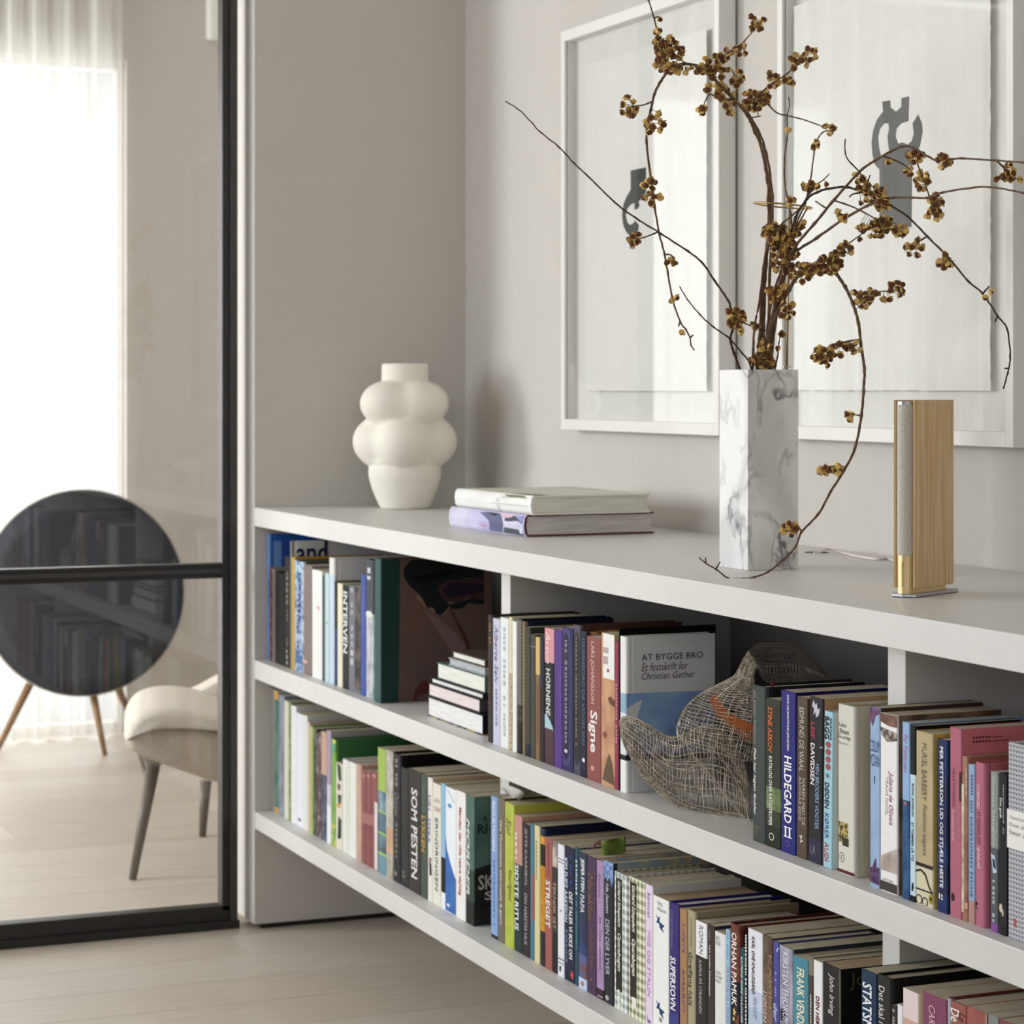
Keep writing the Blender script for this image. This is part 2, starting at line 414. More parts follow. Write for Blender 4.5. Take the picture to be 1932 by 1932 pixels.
# ------------------------------------------------------------------ pictures on the back wall
ARTD = plain((50, 52, 50), .7, name='charcoal_print')
MATB = mottled((236, 235, 228), (233, 232, 225), 40, .3, .7, .9)
SHEET = mottled((243, 242, 236), (239, 238, 231), 30, .3, .7, .9, bump=.15)
PGLASS = glass('picture_glass', ior=1.41)
def arc(cx, cy, r, a0, a1, n=14, sx=1.0):
    return [(cx + sx * r * cos(radians(a0 + (a1 - a0) * i / n)), cy + r * sin(radians(a0 + (a1 - a0) * i / n))) for i in range(n + 1)]
def picture(label, x0, x1, z0, z1, sheet, shapes):
    e = empty('picture_frame', (x0, YB - .004, z0)); tag(e, label, 'picture', None)
    w = x1 - x0; h = z1 - z0; d = .035; t_ = .018
    for nm, a in (('frame_side', (0, t_, -d, 0, 0, h)), ('frame_side', (w - t_, w, -d, 0, 0, h)),
                  ('frame_rail', (t_, w - t_, -d, 0, 0, t_ * 1.25)), ('frame_rail', (t_, w - t_, -d, 0, h - t_ * 1.25, h))):
        b = MB(); b.box(*a); b.build(nm, FRAMEW, e, bevel=.0012)
    b = MB(); b.box(t_, w - t_, -.008, -.003, t_, h - t_); b.build('mat_board', MATB, e)
    sx0, sx1, sz0, sz1 = sheet; rr = random.Random(5)
    poly = []
    n = 60
    for i in range(n): poly.append((sx0 + (sx1 - sx0) * i / n, sz0 + rr.uniform(-.0007, .0007)))
    for i in range(n): poly.append((sx1 + rr.uniform(-.0012, .0012), sz0 + (sz1 - sz0) * i / n))
    for i in range(n): poly.append((sx1 - (sx1 - sx0) * i / n, sz1 + rr.uniform(-.0007, .0007)))
    for i in range(n): poly.append((sx0 + rr.uniform(-.0012, .0012), sz1 - (sz1 - sz0) * i / n))
    b = MB(); b.prism([(p[0] - x0, p[1] - z0) for p in poly], -.019, -.0178, 'y')
    sh = b.build('paper_sheet', SHEET, e)
    b = MB()
    for ply in shapes:
        b.prism([(p[0] - x0, p[1] - z0) for p in ply], -.0193, -.0191, 'y')
    b.build('printed_shape', ARTD, sh)
    b = MB(); b.box(t_, w - t_, -.0300, -.0280, t_, h - t_); b.build('glazing', PGLASS, e)
    return e
def trace(pts, Y=YB - .0235):
    return [(P(a, c, Y=Y).x, P(a, c, Y=Y).z) for a, c in pts]
# right hand print: an open ring spanner shape over an upright bar
ax = lambda u, v: (1380 + u * .2857, v * .2857)
r_blades = trace([ax(*p) for p in ((995, 672), (1048, 662), (1050, 708), (1085, 738), (1120, 706), (1122, 648), (1173, 636), (1168, 800),
      (1120, 815), (1090, 850), (1083, 900), (1100, 948), (1128, 940), (1165, 955), (1190, 930), (1203, 880), (1195, 815), (1232, 755),
      (1258, 815), (1262, 870), (1245, 960), (1222, 1010), (1192, 1060), (1188, 1500), (976, 1502), (976, 1120), (945, 1085), (930, 1020), (924, 940),
      (935, 860), (960, 790), (1000, 735))])
def ring_with_hole(outer, hole):
    # keyhole cut so the slot in the shape stays open
    i = min(range(len(outer)), key=lambda k: (outer[k][0] - hole[0][0]) ** 2 + (outer[k][1] - hole[0][1]) ** 2)
    return outer[:i + 1] + hole + [hole[0]] + outer[i:]
slot = trace([ax(*p) for p in ((968, 905), (975, 980), (988, 1028), (1015, 1018), (1042, 1005), (1035, 960), (1030, 900), (1040, 850), (1035, 815), (1008, 815), (982, 850))])
picture('large white box frame behind the oak speaker, charcoal spanner shaped print on cream paper', 1.572, 2.2748, 1.1425, 1.974,
        (1.603, 2.193, 1.2255, 1.885), [ring_with_hole(r_blades, slot)])
bx = lambda u, v: (930 + u * .2588, v * .2588)
l_shape = trace([bx(*p) for p in ((1003, 1243), (1115, 1220), (1116, 1395), (1100, 1430), (1060, 1470), (1068, 1500), (1048, 1528), (1030, 1525),
      (1032, 1480), (1005, 1490), (980, 1520), (968, 1570), (978, 1620), (1000, 1640), (1025, 1625), (1035, 1605), (1062, 1640), (1058, 1680),
      (1035, 1710), (1033, 1815), (998, 1812), (998, 1720), (970, 1690), (948, 1640), (940, 1560), (950, 1490), (975, 1430), (1003, 1385))])
picture('white box frame left of the marble vase, small charcoal hook shaped print on cream paper', .645, 1.3555, 1.1425, 1.974,
        (.735, 1.276, 1.2235, 1.893), [l_shape])

# ------------------------------------------------------------------ cream bubble vase
def bubble_vase():
    s = 1 / 835.0; c = P(764, 962, Y=.30)
    e = empty('bubble_vase', (c.x, .30, ZT + .0004)); tag(e, 'cream ceramic vase built of stacked bubbles at the left end of the worktop', 'vase')
    Hh = .327; balls = []
    for ring, zc, rr_, R_, n_, ph in ((0, .150, .056, .0615, 4, -.42), (1, .236, .048, .064, 4, -.42 + pi / 4)):
        for k in range(n_):
            a = 2 * pi * k / n_ + ph; balls.append((rr_ * cos(a), rr_ * sin(a), zc, R_, R_ * (.93 if ring == 0 else .80)))
    base = [(0, .052), (.004, .0565), (.02, .064), (.045, .0745), (.07, .0815), (.09, .082), (.105, .076), (.118, .07), (.2, .07), (.268, .058), (.275, .054), (.283, .0528), (.29, .0525), (.322, .052), (.3255, .049)]
    base = [(z, r + .020 * max(0, 1 - abs(z - .150) / .05) ** .5 + .019 * max(0, 1 - abs(z - .236) / .045) ** .5) for z, r in
            [(base[i][0] + (base[i + 1][0] - base[i][0]) * k / 8, base[i][1] + (base[i + 1][1] - base[i][1]) * k / 8) for i in range(len(base) - 1) for k in range(8)] + [base[-1]]]
    def rb(z):
        for i in range(len(base) - 1):
            if base[i][0] <= z <= base[i + 1][0]:
                t = (z - base[i][0]) / max(1e-9, base[i + 1][0] - base[i][0]); return base[i][1] + t * (base[i + 1][1] - base[i][1])
        return base[-1][1]
    b = MB(); n = 120; zl = [i * .3255 / 130 for i in range(131)]
    for z in zl:
        for k in range(n):
            a = 2 * pi * k / n; dx, dy = cos(a), sin(a); r = rb(z)
            for (bx_, by_, bz_, R_, Rz) in balls:
                q = (z - bz_) / Rz
                if abs(q) >= 1: continue
                re = R_ * math.sqrt(1 - q * q); pr_ = bx_ * dx + by_ * dy; dd = bx_ * bx_ + by_ * by_ - pr_ * pr_
                if dd < re * re:
                    rs = pr_ + math.sqrt(re * re - dd)
                    h_ = max(0, .022 - abs(rs - r)) / .022
                    r = max(r, rs) + h_ * h_ * .022 * .25
            b.v.append((r * dx, r * dy, z))
    for i in range(len(zl) - 1):
        for k in range(n):
            a0 = i * n + k; a1 = i * n + (k + 1) % n; b.f.append((a0, a1, a1 + n, a0 + n)); b.m.append(0)
    b.f.append(tuple(reversed(range(n)))); b.m.append(0)
    o = len(b.v)                                  # open mouth with an inner wall
    for r, z in ((.0455, .3255), (.044, .322), (.044, .24), (.0, .24)):
        for k in range(n): b.v.append((r * cos(2 * pi * k / n), r * sin(2 * pi * k / n), z))
    last = (len(zl) - 1) * n
    for k in range(n): b.f.append((last + k, last + (k + 1) % n, o + (k + 1) % n, o + k)); b.m.append(0)
    for i in range(3):
        for k in range(n): b.f.append((o + i * n + k, o + i * n + (k + 1) % n, o + (i + 1) * n + (k + 1) % n, o + (i + 1) * n + k)); b.m.append(0)
    b.build('vase_body', mottled((240, 235, 222), (244, 240, 229), 300, .3, .7, .6, bump=.08), e, smooth=True, fix=False)
    return e
bubble_vase()

# ------------------------------------------------------------------ square marble vase
m = bpy.data.materials.new('white_marble'); t, bs = nodes(m); N = t.nodes; L = t.links
tc = N.new('ShaderNodeTexCoord')
def vein(scale, rot, width, seed, stretch=(1, 1, 1), distort=1.2):
    mp = N.new('ShaderNodeMapping'); mp.inputs['Rotation'].default_value = rot; mp.inputs['Location'].default_value = (seed, seed * .7, seed * 1.3); mp.inputs['Scale'].default_value = stretch
    L.new(tc.outputs['Object'], mp.inputs[0])
    n = N.new('ShaderNodeTexNoise'); n.inputs['Scale'].default_value = scale; n.inputs['Detail'].default_value = 5; n.inputs['Roughness'].default_value = .5; n.inputs['Distortion'].default_value = distort
    L.new(mp.outputs[0], n.inputs['Vector'])
    s_ = N.new('ShaderNodeMath'); s_.operation = 'SUBTRACT'; s_.inputs[1].default_value = .5; L.new(n.outputs['Fac'], s_.inputs[0])
    a_ = N.new('ShaderNodeMath'); a_.operation = 'ABSOLUTE'; L.new(s_.outputs[0], a_.inputs[0])
    r = N.new('ShaderNodeMapRange'); r.inputs['From Min'].default_value = 0; r.inputs['From Max'].default_value = width; r.inputs['To Min'].default_value = 1; r.inputs['To Max'].default_value = 0
    r.interpolation_type = 'SMOOTHSTEP'
    L.new(a_.outputs[0], r.inputs['Value']); return r.outputs[0]
v1 = vein(7, (.55, .2, .6), .02, 4.3, (1, 1, .62), .25); v2 = vein(13, (.6, -.4, .3), .026, 7.7, (1.1, 1, .5), .2); v3 = vein(6, (.7, .3, 0), .11, 1.9, (1, 1, .5), .2)
nm = N.new('ShaderNodeTexNoise'); nm.inputs['Scale'].default_value = 14; L.new(tc.outputs['Object'], nm.inputs['Vector'])
mk = N.new('ShaderNodeMapRange'); mk.inputs['From Min'].default_value = .36; mk.inputs['From Max'].default_value = .6; L.new(nm.outputs['Fac'], mk.inputs['Value'])
def mth(op, a, b_):
    q = N.new('ShaderNodeMath'); q.operation = op
    for i, v in enumerate((a, b_)):
        if isinstance(v, (int, float)): q.inputs[i].default_value = v
        else: L.new(v, q.inputs[i])
    return q.outputs[0]
tot = mth('ADD', mth('MULTIPLY', mth('MULTIPLY', v1, mk.outputs[0]), .72), mth('ADD', mth('MULTIPLY', mth('MULTIPLY', v2, mk.outputs[0]), .4), mth('MULTIPLY', v3, .26)))
rp = N.new('ShaderNodeValToRGB'); rp.color_ramp.elements[0].color = lin((240, 240, 238)); rp.color_ramp.elements[1].color = lin((104, 104, 106)); rp.color_ramp.elements[1].position = .95
L.new(tot, rp.inputs[0]); L.new(rp.outputs[0], bs.inputs['Base Color']); bs.inputs['Roughness'].default_value = .32
MARBLE = m
VW, VH = .087, .2985
vr = radians(1.5)
ev = empty('marble_vase', (2.0638, .1537, ZT), vr); tag(ev, 'tall square white marble vase with grey veins holding dry berry branches', 'vase')
b = MB(); w_ = .009
b.add([(x, y, z) for z in (0, VH) for x, y in ((-VW, 0), (0, 0), (0, VW), (-VW, VW))] +
      [(x, y, z) for z in (VH, .12) for x, y in ((-VW + w_, w_), (-w_, w_), (-w_, VW - w_), (-VW + w_, VW - w_))],
      [(0, 3, 2, 1)] + [(i, (i + 1) % 4, (i + 1) % 4 + 4, i + 4) for i in range(4)] + [(4 + i, 4 + (i + 1) % 4, 8 + (i + 1) % 4, 8 + i) for i in range(4)] +
      [(8 + i, 8 + (i + 1) % 4, 12 + (i + 1) % 4, 12 + i) for i in range(4)] + [(12, 13, 14, 15)])
b.build('vase_body', MARBLE, ev, bevel=.0012)
VC = Vector((2.0638 - .0435, .1537 + .0435, ZT + VH))     # centre of the mouth
VD = (VC - CAM).dot(FWD)

# brass flower support: a stem with a flat ring
BRASS = plain((176, 140, 82), .3, 1.0, name='brass')
e = empty('flower_support', PD(1484, 694, VD + .01)); tag(e, 'thin brass rod with a flat ring steadying the branches in the marble vase', 'flower support')
p0 = PD(1484, 740, VD + .01); p1 = PD(1490, 386, VD + .01); o0 = e.location.copy()
b = MB(); b.tube([p0 - o0, p1 - o0], .0016, 8); b.build('rod', BRASS, e, smooth=True)
c = PD(1477, 388, VD + .012); ring = []
for k in range(49):
    a = 2 * pi * k / 48; ring.append(c + Vector((.0435 * cos(a), .0435 * sin(a), -.002 * sin(a + 1) - .0025 * cos(a - 1.2))) - o0)
b = MB(); b.tube(ring, .0015, 6, cap=False); b.build('ring', BRASS, e, smooth=True)
b = MB(); b.lathe([(.0065, 0), (.0065, .0012), (.002, .002)], 20, 0, (0, 0, .0)); b.build('foot_washer', plain((150, 146, 138), .3, 1), e, (0, 0, .001))

# ------------------------------------------------------------------ book shaped speaker
OAK = mottled((196, 160, 114), (222, 194, 150), 30, .32, .68, .5, (6, 6, .2), 7, .08, .5)
GOLD = plain((222, 196, 146), .42, .85, name='gold_aluminium'); SILV = plain((178, 178, 184), .35, 1.0, name='silver_aluminium')
CLOTH = mottled((166, 162, 148), (228, 223, 208), 1300, .35, .65, .85, bump=.5)
sp_r = radians(29); sx, sy = 2.5427, .1405
es = empty('shelf_speaker', (sx, sy, ZT), sp_r); tag(es, 'slim oak sided speaker with grey cloth front on an aluminium foot', 'speaker')
SW, SD, SH = .033, .112, .2555          # local: x across the narrow front, y back along the side, origin at the front right bottom corner
def rrect(x0, x1, y0, y1, r, n=6):
    out = []
    for cx_, cy_, a0 in ((x1 - r, y0 + r, -90), (x1 - r, y1 - r, 0), (x0 + r, y1 - r, 90), (x0 + r, y0 + r, 180)):
        out += arc(cx_, cy_, r, a0, a0 + 90, n)
    return out
b = MB(); b.prism([(-SW - .007, .010), (-SW + .004, -.010), (-.012, -.012), (.004, -.004), (.006, SD - .006), (.0, SD + .004), (-SW + .004, SD + .004), (-SW - .006, SD - .01)], .0006, .0048, 'z'); b.build('foot_plate', SILV, es, bevel=.001)
b = MB(); b.prism(rrect(-SW + .0045, -.0055, -.004, SD - .012, .0112), .0048, .054, 'z'); b.build('gold_column', GOLD, es, smooth=False)
b = MB(); b.prism(rrect(-SW + .0042, -.0052, -.0045, SD - .011, .0117), .054, SH - .006, 'z'); b.build('cloth_grille', CLOTH, es)
b = MB(); b.prism(rrect(-SW + .0042, -.0052, -.0045, SD - .011, .0117), SH - .006, SH - .002, 'z'); b.build('top_cap', SILV, es)
b = MB(); b.prism([(-.0048, .002), (-.001, .0005), (0, .004), (0, SD - .012), (-.004, SD), (-.0075, SD - .001), (-.0055, SD - .014)], .0115, SH, 'z'); b.build('oak_side', OAK, es, bevel=.0007)
b = MB(); b.prism([(-SW + .0042, .002), (-SW + .001, .0005), (-SW, .004), (-SW, SD - .012), (-SW + .004, SD), (-SW + .0075, SD - .001), (-SW + .0052, SD - .014)], .0115, SH, 'z'); b.build('oak_side', OAK, es, bevel=.0007)
b = MB(); b.box(-SW + .004, -.004, SD - .013, SD - .001, .0115, SH - .001); b.build('back_spine', OAK, es)
v, f, asp = glyphs('BANG & OLUFSEN')
me = bpy.data.meshes.new('lettering'); hh = .0024; ll = .0315; xc = -SW / 2
me.from_pydata([(xc - hh / 2 + q[1] * hh, -.00425, .045 - q[0] * ll) for q in v], [], f); me.materials.append(plain((70, 56, 34), .5)); put('lettering', me, es)
# its cable
pts = [P(1536, 1043, Z=ZT + .0042), P(1546, 1042, Z=ZT + .0042), P(1556, 1036, Z=ZT + .006), P(1566, 1037, Z=ZT + .004), P(1590, 1043, Z=ZT + .0027), P(1620, 1050, Z=ZT + .0027), P(1655, 1055, Z=ZT + .0027), P(1685, 1057, Z=ZT + .0027), es.matrix_basis @ Vector((-.02, SD + .004, .006))]
b = MB(); b.tube(smooth_line(pts, 6), .0019, 8); cb = b.build('power_cable', plain((226, 214, 206), .5), smooth=True)
tag(cb, 'pale power cable running along the worktop behind the oak speaker', 'cable')

# ------------------------------------------------------------------ far room: round speaker on oak legs
NAVY = plain((50, 52, 58), .8, name='charcoal_cloth'); ALU = plain((190, 186, 176), .35, .8, name='aluminium_rim'); LEG = mottled((134, 104, 74), (156, 124, 92), 40, .3, .7, .5, (1, 1, .2))
dc = P(158, 1118, X=-2.74)
ed = empty('round_speaker', (dc.x, dc.y, 0)); tag(ed, 'large round charcoal speaker on slender oak legs in front of the curtain', 'speaker')
R_ = .349; tilt = radians(-5)
b = MB(); b.lathe([(R_ - .004, -.0), (R_ * .8, .006), (R_ * .45, .011), (.001, .013)], 96)
b.v = [(z, x, y) for x, y, z in b.v]; o = b.build('cloth_front', NAVY, ed, (0, 0, dc.z), smooth=True); o.rotation_euler = (0, tilt, 0)
b = MB(); b.lathe([(R_, .0), (R_, -.012), (R_ * .93, -.05), (R_ * .7, -.10), (R_ * .4, -.13), (.001, -.14)], 96)
b.v = [(z, x, y) for x, y, z in b.v]; o = b.build('shell', ALU, ed, (0, 0, dc.z), smooth=True); o.rotation_euler = (0, tilt, 0)
for (ax_, ay_, bx_, by_) in (((172, 1302, 198, 1425)) , (56, 1302, -6, 1418)):
    a_ = P(ax_, ay_, X=dc.x - .045); f_ = P(bx_, by_, Z=.0)
    b = MB(); b.tube([(a_.x - dc.x, a_.y - dc.y, a_.z + .02), (f_.x - dc.x, f_.y - dc.y, .001)], [.0145, .0085], 12); b.build('leg', LEG, ed, smooth=True)
a_ = P(213, 1290, X=dc.x - .09); f_ = P(262, 1415, X=dc.x - .33)
b = MB(); b.tube([(a_.x - dc.x, a_.y - dc.y, a_.z + .02), (f_.x - dc.x, f_.y - dc.y, .001)], [.0145, .0085], 12); b.build('leg', LEG, ed, smooth=True)

# ------------------------------------------------------------------ far room: upholstered lounge chair, cut by the black frame
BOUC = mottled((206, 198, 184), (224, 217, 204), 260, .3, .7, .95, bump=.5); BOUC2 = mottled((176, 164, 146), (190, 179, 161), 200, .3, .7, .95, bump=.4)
CLEG = mottled((98, 88, 78), (112, 101, 90), 30, .3, .7, .45, (1, 1, .3))
f1 = P(250, 1660, Z=0); f2 = P(382, 1578, Z=0)
ec = empty('lounge_chair', (f1.x, f1.y, 0)); tag(ec, 'low beige upholstered lounge chair with grey wood legs behind the glass', 'chair')
def loft_x(name, outline, x0, x1, mat, X=-.62, round_=.12, par=ec, bev=0):
    """outline traced on the near side of the chair, carried through its width with rounded sides"""
    pl = [P(a, c, X=X) for a, c in outline]; pl = smooth_line(pl + [pl[0]], 4)[:-1]
    cy = sum(p.y for p in pl) / len(pl); cz = sum(p.z for p in pl) / len(pl)
    b = MB(); n = len(pl); secs = []
    K = 9
    for i in range(K + 1):
        u = -1 + 2 * i / K; k = (1 - abs(u) ** 5 * .9) ** .5; xx = (x0 + x1) / 2 + (x1 - x0) / 2 * sin(u * pi / 2)
        k = max(.55, k) 
        secs.append((xx, k))
    for xx, k in secs:
        for p in pl: b.v.append((xx - f1.x, cy + (p.y - cy) * (1 - (1 - k) * round_) - f1.y + (x0 - xx) * .235, cz + (p.z - cz) * k))
    for i in range(K):
        for j in range(n): b.f.append((i * n + j, i * n + (j + 1) % n, (i + 1) * n + (j + 1) % n, (i + 1) * n + j)); b.m.append(0)
    b.f.append(tuple(range(n - 1, -1, -1))); b.m.append(0); b.f.append(tuple(K * n + j for j in range(n))); b.m.append(0)
    return b.build(name, mat, par, smooth=True)
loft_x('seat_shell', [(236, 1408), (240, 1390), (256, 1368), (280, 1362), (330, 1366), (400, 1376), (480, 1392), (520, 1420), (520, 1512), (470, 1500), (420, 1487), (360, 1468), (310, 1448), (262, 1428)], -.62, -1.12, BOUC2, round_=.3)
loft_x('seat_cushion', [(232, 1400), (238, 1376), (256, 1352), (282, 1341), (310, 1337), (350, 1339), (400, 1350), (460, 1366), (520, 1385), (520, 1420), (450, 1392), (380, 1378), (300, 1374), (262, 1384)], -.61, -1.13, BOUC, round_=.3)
loft_x('backrest', [(312, 1350), (335, 1322), (378, 1294), (430, 1264), (500, 1222), (560, 1190), (575, 1230), (520, 1290), (480, 1380), (420, 1372), (370, 1362)], -1.05, -1.2, BOUC, X=-1.1, round_=.1)
def cleg(top, foot, r0, r1):
    b = MB(); b.tube([(top[0] - f1.x, top[1] - f1.y, top[2]), (foot[0] - f1.x, foot[1] - f1.y, .0005)], [r0, r1], 14); b.build('leg', CLEG, ec, smooth=True)
t1 = P(290, 1440, X=-.70); cleg(t1, f1, .0185, .0098)
t2 = P(388, 1474, X=-1.12); cleg(t2, f2, .017, .0095)
t3 = P(276, 1418, X=-1.10); f3 = (f2.x - .03, f1.y + .12, 0); 
b = MB(); b.tube([P(262, 1425, X=-1.05) - Vector((f1.x, f1.y, 0)), P(276, 1466, X=-.98) - Vector((f1.x, f1.y, 0)), P(290, 1446, X=-.76) - Vector((f1.x, f1.y, 0))], [.006, .008, .012], 10); b.build('cross_bracket', CLEG, ec, smooth=True)
b = MB(); b.lathe([(.0, 0), (.034, .002), (.034, .006), (.019, .02), (.0, .03)], 24); b.v = [(x, y, -z) for x, y, z in b.v]
o = b.build('leg_socket', CLEG, ec, (t1.x - f1.x, t1.y - f1.y, t1.z + .018), smooth=True); o.rotation_euler = (radians(-18), 0, 0)

# ------------------------------------------------------------------ books
def uv_quad(b, pts, m): b.add(pts, [tuple(range(len(pts)))], m)
WH = (236, 236, 232); INK = (30, 28, 26); GR = (150, 150, 146)
SHELF = {'U': (ZU, .028), 'L': (ZL, .040), 'R': (ZU, .022)}
BOOKN = [0]
def gain(c, g):
    if isinstance(c[0], str): return (c[0],) + tuple(gain(q, g) if isinstance(q, tuple) and len(q) == 3 and not isinstance(q[0], str) else q for q in c[1:])
    def up(v):
        l = (v / 255.0) ** 2.2 * g
        return min(228, 255 * l ** (1 / 2.2))
    return tuple(up(v) for v in c)
def book(sh, x0, x1, yt, label, spine, cover=None, kind='p', d=.135, y=None, bands=(), texts=(), prints=(), pages=None, group=None, lean=0, cat='book', ribbon=None):
    z0, yf = SHELF[sh]
    if y is not None: yf = y
    X0 = P(x0, 0, Y=yf).x; X1 = P(x1, 0, Y=yf).x
    T = X1 - X0 - .0004; H = P(x0, yt, Y=yf).z - z0
    cover = gain(cover, 2.9) if cover else spine
    e = empty('book', (X0 + .0002, yf, z0 + .0003)); tag(e, label, cat, group)
    if lean: e.rotation_euler = (0, radians(lean), 0); e.location.z += T * sin(radians(lean)) + .0002
    tb = .0026 if kind == 'h' else .0007; tb = min(tb, T * .22); rc = min(.38 * T, .0042 if kind == 'h' else .0022)
    # ---- cover shell: closed outline swept up the height, cut where the spine changes colour
    out = [(0, d)]
    if kind == 'h': out += [(0, .012), (min(.0011, tb * .5), .009), (0, .0062)]
    out += [(0, rc)] + [(rc - rc * cos(a), rc - rc * sin(a)) for a in (pi / 8, pi / 4, 3 * pi / 8)] + [(rc, 0)]
    n_l = len(out)
    out += [(T - rc, 0)] + [(T - rc + rc * sin(a), rc - rc * cos(a)) for a in (pi / 8, pi / 4, 3 * pi / 8)] + [(T, rc)]
    if kind == 'h': out += [(T, .0062), (T - min(.0011, tb * .5), .009), (T, .012)]
    out += [(T, d)]
    inn = [(T - tb, d), (T - tb, tb + .0008), (tb, tb + .0008), (tb, d)]
    poly = out + inn; n = len(poly)
    lv = [H]; cols = [spine]
    for yy, c in bands:
        z = P((x0 + x1) / 2, yy, Y=yf).z - z0
        if .002 < z < H - .001: lv.append(z); cols.append(c)
    lv.append(0)
    mats = [mat_of(cover)]; 
    for c in cols: mats.append(mat_of(c))
    bm = MB()
    for z in lv: bm.v += [(p[0], p[1], z) for p in poly]
    spi0, spi1 = (1 if kind != 'h' else 3), len(out) - (2 if kind != 'h' else 4)
    for s_ in range(len(lv) - 1):
        for i in range(n):
            j = (i + 1) % n
            is_sp = spi0 <= i < spi1
            if len(bands) and i in (0,) : pass
            bm.f.append((s_ * n + i, s_ * n + j, (s_ + 1) * n + j, (s_ + 1) * n + i)); bm.m.append(1 + s_ if is_sp else 0)
    bm.f.append(tuple(range(n))); bm.m.append(0)
    o = (len(lv) - 1) * n; bm.f.append(tuple(o + i for i in reversed(range(n)))); bm.m.append(0)
    bm.build('cover', mats, e)
    # ---- page block with a hollow fore edge
    ins = .0034 if kind == 'h' else .0005
    pz0, pz1 = (.003, H - ins) if kind == 'h' else (.0003, H - ins)
    a0, a1 = tb + .00015, T - tb - .00015; yd = d - (.004 if kind == 'h' else .0008)
    pp = [(a0, tb + .001), (a1, tb + .001), (a1, yd), ((a0 * .7 + a1 * .3), yd - .0015), ((a0 * .3 + a1 * .7), yd - .0015), (a0, yd)]
    b = MB(); b.prism(pp, pz0, pz1, 'z'); b.build('pages', pages or PAPER, e)
    # ---- flat print on the spine and on the right hand cover
    def mi(c, lst):
        m_ = mat_of(c)
        if m_ not in lst: lst.append(m_)
        return lst.index(m_)
    xm = (x0 + x1) / 2
    zz = lambda yy: min(H - .0004, max(.0012, P(xm, yy, Y=yf).z - z0 - .0003))
    cw = lambda px, py: (P(px, py, X=X1).y - yf, P(px, py, X=X1).z - z0)
    for qi, q in enumerate(prints):
        pr_b = MB(); pm = []; yo = -.00022 - .00003 * qi
        if q[0] == 'r':
            _, ya_, yb_, u0, u1, c = q; k = mi(c, pm)
            uv_quad(pr_b, [(T * u0, yo, zz(ya_)), (T * u1, yo, zz(ya_)), (T * u1, yo, zz(yb_)), (T * u0, yo, zz(yb_))], k)
        elif q[0] == 'e':
            _, yc, u, ru, rz, c = q; k = mi(c, pm)
            uv_quad(pr_b, [(T * u + ru * T * cos(2 * pi * i / 16), yo, max(.001, zz(yc) + rz * sin(2 * pi * i / 16))) for i in range(16)], k)
        elif q[0] == 's':                                  # free shape on the spine: (u, pixel y) points
            k = mi(q[2], pm); uv_quad(pr_b, [(T * u, yo, zz(yy)) for u, yy in q[1]], k)
        elif q[0] == 'C':                                  # free shape on the cover: photo pixels
            k = mi(gain(q[2], 2.9), pm); pts = [(min(max(p_[0], .001), d), min(max(p_[1], .0015), H - .0005)) for p_ in (cw(*w_) for w_ in q[1])]
            uv_quad(pr_b, [(T + .0002 + .00005 * qi, p_[0], p_[1]) for p_ in pts], k)
        if pr_b.f: put('printed_motif', pr_b.mesh('printed_motif', pm, fix=False), e)
    for q in texts:
        tb_ = MB(); tm = []
        s_, ya_, yb_, c_, w_, col = q[:6]; fl_ = q[6] if len(q) > 6 else ''
        k = mi(col, tm)
        if 'c' in fl_:                                     # on the cover: ya_, yb_ = (x, y) top left / bottom right pixels
            u0, za = cw(*ya_); u1 = cw(*yb_)[0]; zb = cw(ya_[0], yb_[1])[1]
            v, f, a_ = glyphs(s_, 'b' in fl_, 'i' in fl_)
            tb_.add([(T + .0011, u0 + p_[0] * (u1 - u0), zb + p_[1] * (za - zb)) for p_ in v], f, k)
        elif 'h' in fl_:                                   # across the spine
            v, f, a_ = glyphs(s_, 'b' in fl_, 'i' in fl_)
            tb_.add([(T * (c_ + p_[0] * (w_ - c_)), -.0006, zz(yb_) + p_[1] * (zz(ya_) - zz(yb_))) for p_ in v], f, k)
        elif s_ == '~':                                    # print too small to read
            rr = random.Random(int(ya_ * 7 + x0)); z = zz(ya_); ze = zz(yb_); hw = T * w_ / 2
            while z > ze:
                l_ = rr.uniform(.4, 1.1) * max(hw * 1.3, .0006)
                if rr.random() < .88:
                    uv_quad(tb_, [(T * c_ - hw * rr.uniform(.6, 1), -.0006, z), (T * c_ + hw * rr.uniform(.6, 1), -.0006, z), (T * c_ + hw * rr.uniform(.5, .9), -.0006, z - l_), (T * c_ - hw * .8, -.0006, z - l_)], k)
                z -= l_ * 1.55
        else:
            v, f, a_ = glyphs(s_, 'b' in fl_, 'i' in fl_)
            za, zb = zz(ya_), zz(yb_); hw = T * w_
            tb_.add([(T * c_ - hw / 2 + p_[1] * hw, -.0006, za + p_[0] * (zb - za)) for p_ in v], f, k)
        if tb_.f:
            lo = put('lettering', tb_.mesh('lettering', tm, fix=False), e)
            if s_ == '~': lo['kind'] = 'stuff'
    if ribbon:
        b = MB(); b.box(T * .45, T * .45 + .0006, .02, .024, pz1 - .002, pz1 + .008); b.build('ribbon_marker', plain(ribbon, .7), e)
    return e
def sc(ox, oy, s):                       # crop to photo pixel helper
    return lambda u, v: (ox + u * s, oy + v * s)
A1 = sc(480, 980, .14493)
cA = (80, 80, 76)
